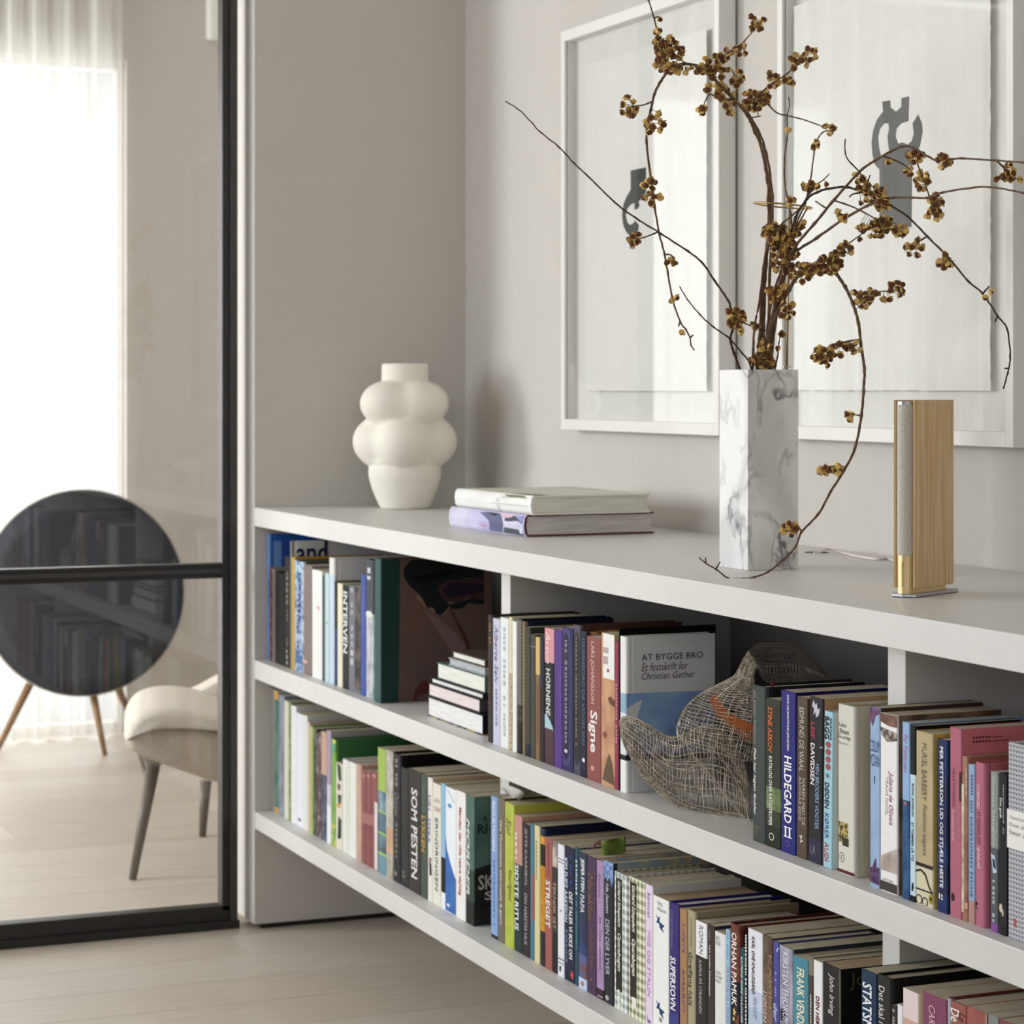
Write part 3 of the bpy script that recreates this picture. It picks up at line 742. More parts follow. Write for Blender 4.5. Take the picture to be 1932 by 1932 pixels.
# ---- upper shelf, first bay (left)
book('U', 503.6, 507.6, 1007.5, 'tall bright blue book standing against the end wall, first on the upper shelf', (96, 140, 200), (28, 66, 124), 'h', .27,
     prints=[('C', [(516, 1021), (531, 1021), (531, 1090), (516, 1090)], (74, 100, 200)), ('C', [(531, 1021), (545, 1021), (545, 1090), (531, 1090)], (36, 56, 118))])
book('U', 507.8, 513.4, 1070, 'narrow dark paperback with an orange speckled spine beside the tall bright blue book', ('n', (70, 40, 30), (150, 96, 60), 90, .4, .6), (60, 50, 44), d=.14)
book('U', 513.6, 518.6, 1073, 'thin grey paperback left of the thick black book on the upper shelf', (128, 122, 120), d=.14)
book('U', 518.8, 536.6, 1080, 'thick plain black book below the blue cover on the upper shelf', (50, 49, 46), (34, 33, 31), 'h', .15)
book('U', 536.8, 546.6, 1049.6, 'dark brown book with faint grey lettering left of the yellow edged book', (58, 52, 48), (44, 40, 38), 'h', .2,
     texts=[('~', 1080, 1140, .55, .4, (150, 146, 140)), ('~', 1150, 1215, .55, .35, (130, 126, 120)), ('~', 1226, 1248, .5, .4, (170, 168, 162))])
book('U', 546.8, 549.4, 1021, 'slim tall book with navy letters a n d on its pale grey cover', (150, 148, 136), (172, 170, 156), 'h', .27,
     texts=[('and', (559, 1023), (618, 1062), 0, 0, (40, 46, 104), 'cb')],
     prints=[('C', [(612, 1018), (618, 1018), (618, 1070), (612, 1070)], (36, 36, 44))])
book('U', 549.6, 555.4, 1051, 'tall book with a golden yellow spine and yellow cover edge', (214, 178, 84), (132, 100, 44), 'h', .205, pages=PAPER_WHITE)
book('U', 555.6, 572.6, 1057, 'white and blue mottled book next to the golden yellow spine', ('n', (196, 214, 230), (110, 140, 184), 60, .42, .58), (40, 44, 44), 'h', .17,
     texts=[('~', 1080, 1190, .6, .3, (70, 90, 150)), ('~', 1130, 1235, .42, .2, (60, 80, 140))], prints=[('r', 1235, 1252, .1, .9, (92, 124, 170))])
book('U', 572.8, 588.6, 1065, 'mauve grey book with a small pink mark at the foot of its spine', (146, 132, 126), (96, 88, 84), 'p', .15, prints=[('e', 1250, .15, .3, .004, (226, 176, 176))])
book('U', 588.8, 607.6, 1074, 'clean white thick paperback on the upper shelf beside a teal sliver', (238, 238, 234), (212, 204, 194), 'p', .15, prints=[('r', 1143, 1150, .5, .75, (226, 180, 180))])
book('U', 607.8, 612.4, 1087, 'very thin dark teal book between the white paperback and the pale blue one', (62, 92, 94), d=.14)
book('U', 612.6, 620.4, 1081, 'pale icy blue paperback on the upper shelf', (202, 222, 228), (180, 200, 208), d=.14, prints=[('e', 1175, .6, .3, .003, (160, 196, 190))])
book('U', 620.6, 630.4, 1051.5, 'tall boxed book, white spine over pale blue with a light grey side', (232, 230, 224), (172, 164, 157), 'h', .21, bands=[(1084, (206, 222, 236))])
book('U', 630.6, 636.2, 1096, 'thin black and blue book right of the tall light grey box', (28, 32, 36), (40, 44, 40), 'p', .14, bands=[(1185, (30, 84, 128))])
book('U', 636.4, 645.8, 1100, 'cream spined book left of the black and white lettered one', (236, 230, 204), (150, 140, 116), 'p', .14)
book('U', 646, 657.4, 1104, 'book with bold white and black broken letters down its spine', (44, 44, 44), (60, 56, 54), 'p', .14,
     texts=[('INTERVEN', 1116, 1232, .5, .72, (236, 236, 234), 'b')], prints=[('r', 1116, 1236, .1, .3, (70, 70, 70))])
book('U', 657.6, 680.6, 1104, 'grey book with fine lettering and a dark portrait edge', (128, 130, 140), (60, 54, 50), 'p', .13,
     texts=[('~', 1110, 1225, .3, .22, (180, 182, 190)), ('~', 1228, 1256, .3, .25, (206, 206, 214))],
     prints=[('r', 1104, 1300, .52, .98, ('n', (48, 42, 40), (120, 100, 92), 34, .45, .6))])
book('U', 680.8, 689.8, 1083.6, 'royal blue slim book left of the moon spined one', (74, 98, 180), (50, 66, 130), 'p', .14, texts=[('~', 1110, 1200, .5, .3, (120, 140, 200))])
book('U', 690, 704.4, 1055, 'book with a white moon disc half way down a grey over white spine', (88, 88, 98), (22, 22, 26), 'h', .16,
     bands=[(1158, ('n', (206, 208, 214), (166, 172, 178), 40, .4, .65))], texts=[('~', 1071, 1110, .45, .55, (214, 214, 216))],
     prints=[('e', 1159, .45, .44, .0065, (226, 230, 214))])
# picture book with a teal cloth back
LEAF = (22, 27, 24); 
ctr = sc(660, 1040, .15528)
book('U', 706, 718.4, 1053, 'tall teal cloth backed book with a brown botanical painting on its cover', (66, 104, 104), ('n', (78, 60, 52), (66, 56, 54), 9, .3, .7), 'h', .235, y=.02,
     prints=[('C', [(718.6, 1053), (755, 1053), (752, 1325), (718.6, 1326)], (28, 48, 46)),
             ('C', [ctr(*p) for p in ((800, 560), (1010, 470), (1260, 640), (1150, 770), (980, 730), (880, 640))], (96, 74, 64), .00035),
             ('C', [ctr(*p) for p in ((900, 700), (1050, 800), (1300, 1000), (1420, 1180), (1250, 1250), (1080, 1000))], (84, 68, 66), .00035),
             ('C', [ctr(*p) for p in ((660, 330), (655, 210), (740, 110), (900, 100), (1250, 110), (1630, 150), (1630, 330), (1400, 330), (1150, 380), (1080, 440), (1180, 560), (1200, 690), (1120, 770), (1060, 770), (1010, 690), (940, 690), (890, 600), (830, 510), (740, 440))], LEAF, .0005),
             ('C', [ctr(*p) for p in ((760, 300), (900, 290), (1100, 240), (1280, 230), (1240, 290), (1060, 340), (900, 400), (800, 370))], (12, 13, 14), .0007),
             ('C', [ctr(*p) for p in ((1180, 640), (1280, 640), (1380, 600), (1480, 570), (1630, 590), (1630, 640), (1540, 650), (1440, 630), (1380, 690), (1290, 710), (1210, 690))], LEAF, .0006),
             ('C', [ctr(*p) for p in ((1070, 480), (1120, 390), (1220, 350), (1400, 340), (1630, 330), (1630, 580), (1420, 570), (1300, 630), (1180, 620), (1110, 560))], (52, 36, 36), .0008),
             ('C', [ctr(*p) for p in ((1130, 480), (1180, 400), (1280, 380), (1630, 400), (1630, 500), (1380, 540), (1240, 570), (1160, 550))], (32, 24, 34), .0009),
             ('C', [ctr(*p) for p in ((1215, 700), (1235, 700), (1320, 860), (1400, 1000), (1450, 1120), (1450, 1200), (1420, 1200), (1410, 1120), (1310, 920))], (58, 36, 30), .0009),
             ('C', [ctr(*p) for p in ((770, 1830), (790, 1700), (860, 1590), (930, 1570), (1000, 1640), (960, 1720), (830, 1760), (810, 1830))], (66, 32, 34), .0006)])
# ---- small stack lying at the end of the first bay
def lying(name_label, xl, xr, z0, z1, yf, depth, cov, pg, spine_side=None, rz=0, pages_left=.0, tc=None, bot=None):
    """a book lying flat, fore edge towards the room, spine at the right"""
    X0 = P(xl, 0, Y=yf).x; X1 = P(xr, 0, Y=yf).x; T = z1 - z0 - .0003; Wd = X1 - X0
    e = empty('book', (X0, yf, z0 + .0002), rz); tag(e, name_label, 'book', 'books lying in the small stack')
    tb = min(.0022, T * .18)
    b = MB(); b.box(0, Wd, 0, depth, 0, tb, 1); b.box(0, Wd, 0, depth, T - tb, T, 0); b.box(Wd - tb, Wd, 0, depth, tb, T - tb, 2)
    b.build('cover', [mat_of(cov), mat_of(bot or cov), mat_of(spine_side or cov)], e, bevel=.0003, seg=1)
    b = MB(); b.box(.002, Wd - tb - .0002, .0025, depth - .003, tb + .0001, T - tb - .0001); b.build('pages', pg, e)
    return e
SY = .048
zf = lambda py, px=808: P(px, py, Y=SY).z
PWHT = mottled((238, 236, 234), (216, 214, 212), 900, .35, .65, .8, (.02, .02, 1), 1); PPNK = mottled((234, 222, 220), (216, 204, 202), 900, .35, .65, .8, (.02, .02, 1), 1)
PCRM = mottled((234, 234, 226), (216, 216, 206), 900, .35, .65, .8, (.02, .02, 1), 1); PSIL = mottled((190, 194, 198), (168, 172, 176), 900, .35, .65, .8, (.02, .02, 1), 1)
zs_ = [ZU, ZU + .037, ZU + .0625, ZU + .0735, ZU + .1045, ZU + .119, ZU + .133]
lying('bottom book of the small lying stack, thick white page block and patterned underside', 806.5, 911, zs_[0], zs_[1], SY - .002, .17, (44, 44, 44), PWHT, (20, 20, 20), bot=('n', (58, 64, 110), (188, 170, 110), 40, .45, .55))
lying('second book up in the lying stack, pinkish pages between thin dark covers', 807.5, 905, zs_[1], zs_[2], SY, .15, (66, 58, 54), PPNK, (96, 90, 86))
lying('thin book with a dark cover, third from the bottom of the lying stack', 813, 911, zs_[2], zs_[3], SY + .002, .15, (46, 52, 50), PWHT)
lying('green covered book with cream pages in the middle of the lying stack', 824, 915, zs_[3], zs_[4], SY + .004, .14, (96, 124, 110), PCRM, bot=(52, 76, 66))
lying('silver grey book near the top of the lying stack', 846, 915, zs_[4], zs_[5], SY + .006, .13, (170, 174, 176), PSIL)
lying('small white paged book topmost of the lying stack', 853, 915, zs_[5], zs_[6], SY + .008, .12, (92, 78, 66), PCRM)

# ---- upper shelf, middle bay
book('U', 919.5, 929.6, 1159.6, 'dark brown book standing first in the middle bay beside the small lying stack', (60, 55, 50), (40, 36, 34), 'h', .165, y=.03, texts=[('~', 1176, 1235, .55, .35, (160, 120, 86)), ('~', 1245, 1335, .55, .3, (120, 66, 60))])
book('U', 929.8, 943.6, 1166, 'lavender white book with a flowing violet script title', (206, 208, 226), d=.14, texts=[('Alberte Selv', 1180, 1290, .5, .5, (120, 120, 170), 'i'), ('~', 1300, 1380, .5, .3, (150, 150, 190))])
book('U', 943.8, 959.4, 1164, 'bright white paperback with faint blue green lettering in the middle bay', (234, 236, 234), d=.14, texts=[('~', 1178, 1315, .5, .32, (176, 204, 206)), ('~', 1328, 1392, .5, .32, (180, 206, 200))])
book('U', 959.6, 966.2, 1164, 'thin cream book with a speckled lower spine', (226, 216, 184), d=.14, bands=[(1270, ('n', (214, 196, 160), (184, 150, 110), 200, .4, .6))])
book('U', 966.4, 974.3, 1171.7, 'thin chalk white book left of the feathered black spine', (240, 240, 236), d=.13)
book('U', 974.5, 984.6, 1168, 'black book with pale feathery stripes and a navy cover edge', ('s', (34, 34, 30), (120, 118, 104), 210, .5, .7), (12, 18, 34), 'h', .165, bands=[(1330, ('n', (40, 40, 40), (140, 136, 130), 60, .5, .7)), (1362, (40, 36, 32))])
book('U', 984.8, 990, 1172, 'slim tan spine right of the feathered black book', (158, 132, 96), (24, 30, 44), 'h', .165)
book('U', 990.2, 1000.4, 1182, 'dark olive grey book with a navy block at its foot', (74, 74, 66), (50, 50, 44), d=.14, bands=[(1404, (34, 36, 66))])
book('U', 1000.6, 1009.8, 1196, 'dark grey green book in the middle bay with a pale line near its head', (78, 80, 74), (60, 60, 54), d=.13, prints=[('r', 1219, 1221, .1, 1, (150, 150, 144))])
book('U', 1010, 1018.2, 1201.5, 'narrow book, straw yellow above and brown below', (226, 192, 120), d=.12, bands=[(1273, (148, 116, 80))], texts=[('~', 1290, 1400, .5, .3, (120, 90, 60))])
book('U', 1018.4, 1027, 1199.6, 'black book with a navy strip, left of the pink topped one', (36, 36, 36), d=.13, prints=[('r', 1204, 1300, .1, .5, (40, 58, 96))])
book('U', 1027.2, 1045, 1183.8, 'book with a pink top, black middle and pale blue dome on the spine', (226, 160, 166), (50, 32, 46), d=.135, bands=[(1250, (36, 36, 42)), (1375, (92, 62, 72))],
     texts=[('Arten', 1192, 1252, .42, .5, (250, 230, 230), 'i'), ('HORNENE', 1262, 1350, .42, .45, (222, 222, 224), 'b')],
     prints=[('s', [(.05, 1349), (.3, 1351), (.6, 1359), (.85, 1368), (.95, 1375), (.05, 1375)], (176, 206, 218))])
book('U', 1045.2, 1060.6, 1186.6, 'plain violet purple book in the middle bay', (96, 62, 148), d=.14, texts=[('~', 1275, 1345, .8, .15, (140, 110, 180))])
book('U', 1060.8, 1081.4, 1182, 'deep purple book with a long black panel and lilac corners', (60, 52, 104), d=.15,
     prints=[('s', [(.08, 1192), (.3, 1186), (.7, 1189), (.72, 1440), (.3, 1448), (.05, 1440)], (84, 82, 140)), ('s', [(.12, 1205), (.35, 1192), (.6, 1205), (.66, 1300), (.62, 1425), (.35, 1438), (.1, 1425)], (44, 42, 60)), ('e', 1418, .35, .14, .003, (216, 216, 226))],
     texts=[('~', 1208, 1405, .36, .24, (150, 146, 170))])
book('U', 1081.6, 1095.5, 1178, 'near twin book with a black panel and pinkish grey corners', (96, 88, 108), (64, 44, 40), 'h', .18, prints=[('s', [(.1, 1205), (.45, 1190), (.85, 1205), (.88, 1430), (.45, 1446), (.1, 1430)], (52, 50, 52))],
     texts=[('~', 1202, 1402, .45, .26, (140, 126, 120))])
book('U', 1095.7, 1106.6, 1191, 'navy book left of the dusty red one with blue grey lettering', (42, 46, 66), ('n', (132, 96, 66), (60, 40, 34), 60, .42, .56), 'h', .17, texts=[('DOMMEDAG', 1205, 1295, .5, .5, (110, 124, 154)), ('DE VOGELSEN', 1302, 1406, .5, .5, (116, 130, 160))], prints=[('e', 1434, .5, .25, .0035, (226, 226, 230))])
book('U', 1106.8, 1133.7, 1199.6, 'dusty red book with the large white title Signe', (158, 92, 86), (120, 66, 62), d=.15, pages=PAPER_WHITE,
     texts=[('LARS JOHANSSON', 1211, 1328, .42, .3, (232, 206, 196)), ('Signe', 1341, 1420, .46, .62, (246, 240, 234), 'b')], prints=[('e', 1450, .42, .13, .004, (210, 170, 160))])
book('U', 1133.9, 1159.8, 1193, 'peach book with part of a face and a white head panel', ('n', (214, 168, 128), (196, 146, 110), 30, .4, .6), (170, 130, 100), d=.15,
     prints=[('r', 1193.5, 1280.5, .16, .98, (240, 238, 234)), ('r', 1262, 1268, .45, .6, (150, 60, 60)), ('s', [(.5, 1318), (.7, 1312), (.98, 1318), (.98, 1330), (.7, 1328)], (120, 84, 58)),
             ('s', [(.12, 1388), (.3, 1380), (.48, 1388), (.3, 1396)], (150, 96, 74)), ('s', [(.6, 1420), (.85, 1440), (.98, 1478), (.1, 1474), (.3, 1448)], (116, 92, 74))], texts=[('~', 1199, 1255, .35, .5, (200, 176, 170))])
book('U', 1160, 1167, 1210.8, 'slim magenta book squeezed beside the white book AT BYGGE BRO', (160, 62, 92), d=.13, texts=[('~', 1290, 1400, .5, .5, (220, 150, 170))])
book('U', 1167.2, 1168.8, 1186, 'very thin black covered book behind the white book AT BYGGE BRO', (26, 24, 22), (14, 13, 12), 'p', .166)
bb = sc(1150, 1190, .20704)
book('U', 1169, 1181.5, 1199.6, 'pale grey hardback AT BYGGE BRO with a blue painted band facing out', (236, 236, 232), (196, 192, 184), 'h', .152, pages=PAPER_WHITE,
     bands=[(1308, (156, 184, 210)), (1345, (226, 230, 232)), (1424, (40, 38, 36)), (1434, (238, 238, 234))],
     prints=[('C', [(1181.9, 1309), (1353.4, 1302), (1353.4, 1420), (1181.9, 1424)], ('n', (98, 124, 166), (84, 94, 140), 16, .35, .65)), ('C', [(1181.9, 1337), (1212, 1320), (1200, 1362), (1181.9, 1362)], (196, 194, 184), .0006),
             ('C', [(1181.9, 1424), (1340, 1420), (1340, 1430), (1181.9, 1434)], (44, 42, 40)), ('C', [(1200, 1222), (1200.8, 1222), (1200.8, 1305), (1200, 1305)], (176, 172, 164)), ('C', [(1338, 1212), (1338.8, 1212), (1338.8, 1300), (1338, 1300)], (176, 172, 164))],
     texts=[('AT BYGGE BRO', (1210, 1235), (1326, 1247), 0, 0, (74, 70, 66), 'c'), ('Et festskrift for', (1210, 1252), (1298, 1267), 0, 0, (110, 96, 88), 'ci'), ('Christian Gether', (1210, 1270), (1311, 1283), 0, 0, (110, 96, 88), 'ci')])
# right hand group of the middle bay
book('U', 1418.8, 1444.2, 1291.3, 'dark grey green hardback beside the wire mesh form, thin white script down its spine', (78, 86, 84), (30, 30, 28), 'h', .155, pages=PAPER_WHITE, ribbon=(130, 30, 40),
     texts=[('Jón Kalman Stefánsson', 1303, 1405, .22, .2, (176, 180, 176), 'i'), ('Fisk har ingen fødder', 1413, 1540, .22, .24, (232, 232, 228), 'bi'), ('BATZER', 1560, 1566, .1, .55, (150, 140, 100), 'h'), ('& CO', 1569, 1575, .1, .45, (150, 140, 100), 'h')])
book('U', 1444.4, 1472.8, 1316, 'dark green book with orange and white lettering over a grassy patch', ('n', (44, 50, 32), (58, 64, 42), 26, .35, .65), (14, 16, 12), d=.14,
     bands=[(1486, ('n', (96, 122, 70), (142, 160, 104), 60, .4, .62)), (1529, ('n', (52, 62, 34), (70, 78, 46), 30, .35, .65)), (1560, (44, 54, 34))],
     texts=[('STINE ASKOV', 1335, 1421, .33, .3, (226, 120, 66), 'b'), ('KATALOG OVER KATASTROFER', 1428, 1559, .35, .22, (238, 238, 232), 'b')], prints=[('e', 1579.5, .4, .17, .0052, (226, 228, 214)), ('e', 1579.5, .4, .13, .004, (50, 60, 36))])
book('U', 1473, 1501, 1301, 'indigo blue book with the bold white title HILDEGARD', (52, 46, 138), (28, 22, 74), 'p', .155,
     texts=[('ANNE LISE MARSTRAND-JØRGENSEN', 1310, 1416, .5, .17, (236, 236, 240), 'b'), ('HILDEGARD', 1427, 1553, .5, .5, (250, 250, 250), 'b'), ('II', 1561, 1580, .3, .68, (250, 250, 250), 'h')],
     prints=[('r', 1560.5, 1562.5, .22, .76, (250, 250, 250)), ('r', 1578.5, 1580.5, .22, .76, (250, 250, 250)), ('e', 1592, .46, .13, .0045, (120, 116, 180)), ('e', 1592, .46, .1, .0036, (52, 46, 138))])
book('U', 1502, 1522, 1313.6, 'brown book with pale spaced capitals, right of the indigo one', ('n', (104, 88, 74), (92, 78, 66), 20, .35, .65), (62, 44, 34), d=.15, lean=.6,
     texts=[('EDMUND DE WAAL', 1335, 1456, .5, .42, (214, 206, 196)), ('HAREN MED DE', 1468, 1556, .72, .3, (206, 196, 184)), ('RAVGULE ØJNE', 1468, 1550, .34, .3, (206, 196, 184))], prints=[('s', [(.3, 1578), (.6, 1576), (.5, 1584), (.7, 1586), (.35, 1592), (.45, 1584)], (216, 208, 196))])
book('U', 1524, 1549.5, 1312.7, 'black book with two pale hands at the head and a reddish author name', (52, 50, 56), (120, 100, 76), 'p', .15, lean=1.3, bands=[(1352, (50, 47, 52)), (1585, (60, 58, 86))],
     texts=[('LEIF', 1364, 1395, .3, .3, (190, 74, 92), 'b'), ('DAVIDSEN', 1404, 1482, .3, .3, (244, 244, 244), 'b'), ('MIN BRODERS VOGTER', 1440, 1564, .66, .28, (150, 172, 196), 'b'), ('LR', 1597, 1612, .2, .6, (150, 150, 160), 'h')],
     prints=[('s', [(.3, 1322), (.45, 1330), (.55, 1326), (.62, 1338), (.8, 1334), (.7, 1348), (.5, 1354), (.45, 1344), (.3, 1350), (.35, 1338), (.2, 1334)], (206, 200, 214)), ('s', [(.75, 1408), (1, 1405), (1, 1408)], (200, 196, 204))])
book('U', 1552.5, 1569, 1340.8, 'light blue book reading DODEN KORER AUDI with a pale green cover', (170, 214, 228), (134, 180, 160), d=.13, lean=1.1,
     texts=[('BAGG', 1352, 1395, .34, .5, (24, 22, 24), 'b'), ('KRISTIAN', 1354, 1395, .78, .24, (90, 30, 30), 'b'), ('DØDEN', 1477, 1526, .4, .5, (48, 40, 76), 'b'), ('KØRER', 1535, 1583, .4, .46, (76, 96, 166)), ('AUDI', 1590, 1626, .4, .5, (196, 100, 106), 'b')],
     prints=[('e', 1405 + 14 * i, .5, .3, .0042, (176, 96, 92)) for i in range(4)] + [('e', 1464, .45, .2, .003, (120, 150, 160))])
lu = sc(1350, 1300, .18116)
book('U', 1580, 1612.5, 1327, 'thick cream hardback with small black author lines and a gold photograph on the spine', (222, 220, 208), (134, 131, 116), 'h', .14, pages=PAPER_TAN,
     texts=[('Linn', 1365, 1373, .12, .5, (60, 56, 50), 'h'), ('Ullmann', 1376, 1386, .08, .68, (60, 56, 50), 'h'), ('De urolige', 1388, 1397, .04, .78, (60, 56, 50), 'h'), ('Roman', 1401, 1406, .1, .6, (160, 156, 146), 'h')],
     prints=[('r', 1553, 1592, .06, .62, ('n', (72, 62, 44), (206, 180, 106), 160, .42, .56)), ('r', 1582, 1597, .3, .66, (66, 62, 48)), ('e', 1620, .25, .15, .0062, (90, 84, 76)), ('e', 1620, .25, .13, .0054, (222, 220, 208)), ('s', [(.2, 1614), (.3, 1618), (.24, 1620), (.3, 1626), (.18, 1621), (.25, 1619)], (60, 56, 50)), ('r', 1642.5, 1650, 0, 1, (116, 50, 46))])
# ---- upper shelf, right bay
D_ = sc(1400, 1250, .27536)
book('R', 1641, 1659.8, 1332.6, 'light blue book with purple flowers at head and foot, first in the right bay', ('n', (150, 182, 220), (172, 198, 228), 22, .35, .65), (60, 44, 40), d=.15, 
     texts=[('COLUM', 1397, 1419, .05, .98, (70, 96, 140), 'h'), ('MCCANN', 1423, 1446, .05, .98, (70, 96, 140), 'h')],
     prints=[('s', [(0, 1333), (1, 1333), (1, 1345), (.6, 1350), (.3, 1372), (.1, 1360), (0, 1372)], ('n', (86, 44, 96), (140, 96, 140), 160, .4, .6)), ('s', [(.45, 1466), (.5, 1462), (.55, 1466), (.52, 1480), (.47, 1480)], (24, 28, 40)), ('s', [(0, 1640), (.3, 1636), (.5, 1622), (.65, 1618), (.7, 1636), (.95, 1634), (.98, 1668), (0, 1666)], ('n', (76, 40, 90), (122, 80, 130), 160, .4, .6))])
book('R', 1660.5, 1692.8, 1343.6, 'white book with a brown banded head and a red script title', (242, 240, 240), ('n', (96, 78, 62), (66, 52, 42), 24, .4, .6), d=.15,
     texts=[('Juliana de Olivais', 1455, 1556, .62, .3, (170, 60, 84), 'i'), ('TRAHS NOIEL', 1466, 1540, .4, .16, (176, 170, 170)), ('LACAS', 1659, 1664, .15, .75, (130, 110, 100), 'h')],
     prints=[('s', [(0, 1344), (1, 1344), (1, 1370), (.5, 1370), (0, 1364)], ('n', (120, 84, 72), (150, 112, 98), 70, .4, .6)), ('s', [(0, 1374), (1, 1380), (1, 1394), (.7, 1398), (.4, 1400), (.1, 1390)], ('n', (70, 60, 52), (190, 176, 164), 130, .4, .62)),
             ('s', [(0, 1620), (1, 1596), (1, 1645), (0, 1645)], ('n', (206, 194, 188), (150, 132, 122), 30, .4, .7)), ('r', 1665, 1690, 0, 1, (86, 76, 68))])
book('R', 1701.5, 1716, 1361.5, 'light blue paperback with a dark sea photograph on its lower half', (158, 192, 232), (98, 120, 144), d=.165, bands=[(1510, ('n', (34, 84, 134), (58, 112, 160), 40, .4, .6))],
     texts=[('Per Petterson', 1386, 1458, .5, .5, (196, 130, 170)), ('~', 1512, 1520, .5, .4, (190, 110, 130))])
book('R', 1716.2, 1727.6, 1368, 'slim book, black at the head and icy blue below', (28, 28, 30), (20, 20, 20), 'p', .15, bands=[(1462, (206, 226, 234)), (1690, (34, 30, 30))],
     texts=[('BODIL JENSSON', 1478, 1540, .5, .42, (40, 50, 60), 'b'), ('ET TOMMER UR TID', 1552, 1625, .5, .38, (60, 70, 80), 'b')], prints=[('s', [(.35, 1668), (.6, 1664), (.7, 1674), (.5, 1682), (.3, 1680)], (20, 20, 22))])
book('R', 1727.8, 1760.4, 1378, 'tan book with spaced grey italic lettering and iron scrollwork at the foot', ('n', (190, 170, 128), (204, 186, 146), 18, .35, .65), (160, 124, 60), d=.16,
     bands=[(1634, (222, 214, 184))], texts=[('MURIEL BARBERY', 1402, 1510, .5, .28, (124, 118, 104)), ('Pindsvinets elegance', 1518, 1614, .5, .3, (124, 118, 104), 'i'), ('~', 1652, 1664, .35, .35, (170, 160, 140))],
     prints=[('r', 1630, 1637, 0, 1, (54, 44, 34)), ('r', 1679, 1682, 0, 1, (58, 48, 36)), ('e', 1700, .2, .19, .006, (58, 48, 36)), ('e', 1700, .2, .14, .0045, (222, 214, 184)), ('e', 1701, .55, .17, .0055, (58, 48, 36)), ('e', 1701, .55, .12, .004, (222, 214, 184)), ('e', 1692, .9, .14, .006, (178, 158, 50)), ('e', 1692, .9, .06, .0025, (50, 40, 20)),
             ('s', [(.0, 1646), (.3, 1641), (.6, 1648), (.8, 1668), (1, 1680), (1, 1684), (.76, 1672), (.55, 1652), (.3, 1645), (0, 1650)], (58, 48, 36))])
book('R', 1767.6, 1787.8, 1393, 'deep blue book with large white capitals UD OG STJAELE HESTE', ('n', (30, 60, 128), (24, 32, 62), 24, .4, .62), (20, 22, 26), d=.14,
     texts=[('PER PETTERSON UD OG STJÆLE HESTE', 1409, 1675, .42, .42, (240, 242, 246), 'b')], prints=[('r', 1687, 1697, .2, .3, (240, 240, 240)), ('r', 1688, 1692, .42, .55, (240, 240, 240)), ('r', 1694, 1698, .42, .55, (240, 240, 240))])
book('R', 1791.6, 1814.2, 1371, 'tall dusty pink book with a mauve cover and rows of small dark stars', (192, 114, 134), (140, 80, 86), 'p', .2,
     texts=[('HELLE PLAYLAND', 1450, 1524, .35, .2, (140, 74, 92)), ('En smukkere familie', 1530, 1588, .35, .24, (236, 196, 204)), ('~', 0, 0, 0, 0, INK)],
     prints=[('e', 1694, .28, .15, .005, (70, 34, 44)), ('r', 1454, 1510, .82, .97, (66, 56, 52))] + [('C', [(1835 + 6 * i, 1391 + 7.5 * j - .4 * i), (1839 + 6 * i, 1390.6 + 7.5 * j - .4 * i), (1839 + 6 * i, 1394 + 7.5 * j - .4 * i), (1835 + 6 * i, 1394.4 + 7.5 * j - .4 * i)], (66, 34, 40)) for j in range(2) for i in range(6)] + [('C', [(1873, 1390 + 7 * j), (1890 + 12 * j, 1388.4 + 7 * j), (1890 + 12 * j, 1390.8 + 7 * j), (1873, 1392.4 + 7 * j)], (96, 52, 58)) for j in range(2)])
book('R', 1814.4, 1826, 1426, 'brown and cream book with a woodland photograph beside the tall pink one', ('n', (178, 132, 112), (150, 104, 88), 40, .4, .6), (112, 70, 62), d=.15,
     prints=[('r', 1480, 1722, 0, .4, ('n', (230, 218, 186), (176, 156, 126), 50, .4, .62)), ('r', 1702, 1714, .5, .98, (214, 170, 150))], texts=[('~', 1450, 1500, .85, .2, (236, 220, 200))])
book('R', 1826.2, 1838.8, 1441.4, 'narrow light blue book between the brown and the pink spines', (156, 182, 216), (180, 150, 150), d=.14, bands=[(1700, (190, 150, 140))], texts=[('~', 1455, 1500, .6, .3, (96, 110, 160)), ('~', 1510, 1690, .5, .4, (112, 130, 176))])
book('R', 1839, 1858.4, 1437, 'second pink book in the right bay, shorter, with white and dark lettering', (196, 116, 140), (120, 66, 70), 'h', .15,
     texts=[('STORFORD', 1480, 1526, .4, .34, (240, 196, 210), 'b'), ('ET MINDEN OM', 1533, 1592, .4, .3, (120, 66, 84)), ('SJUNCAR', 1598, 1640, .4, .34, (240, 210, 220), 'b')], prints=[('s', [(.1, 1702), (.3, 1706), (.15, 1712), (.3, 1716), (.25, 1718), (.08, 1712)], (40, 20, 30))])
book('R', 1868, 1882.8, 1455, 'grey green book with a pale title and a small blue picture low on the spine', (160, 168, 160), (110, 116, 112), d=.13, bands=[(1600, (104, 108, 112)), (1742, (140, 90, 160))],
     texts=[('Annette Bjergfeldt', 1462, 1600, .5, .5, (196, 204, 200), 'b'), ('~', 1660, 1735, .5, .4, (186, 192, 196))], prints=[('s', [(.1, 1612), (.6, 1614), (.9, 1645), (.4, 1648)], (196, 214, 226)), ('s', [(.3, 1620), (.6, 1622), (.8, 1640), (.4, 1636)], (40, 60, 84))])
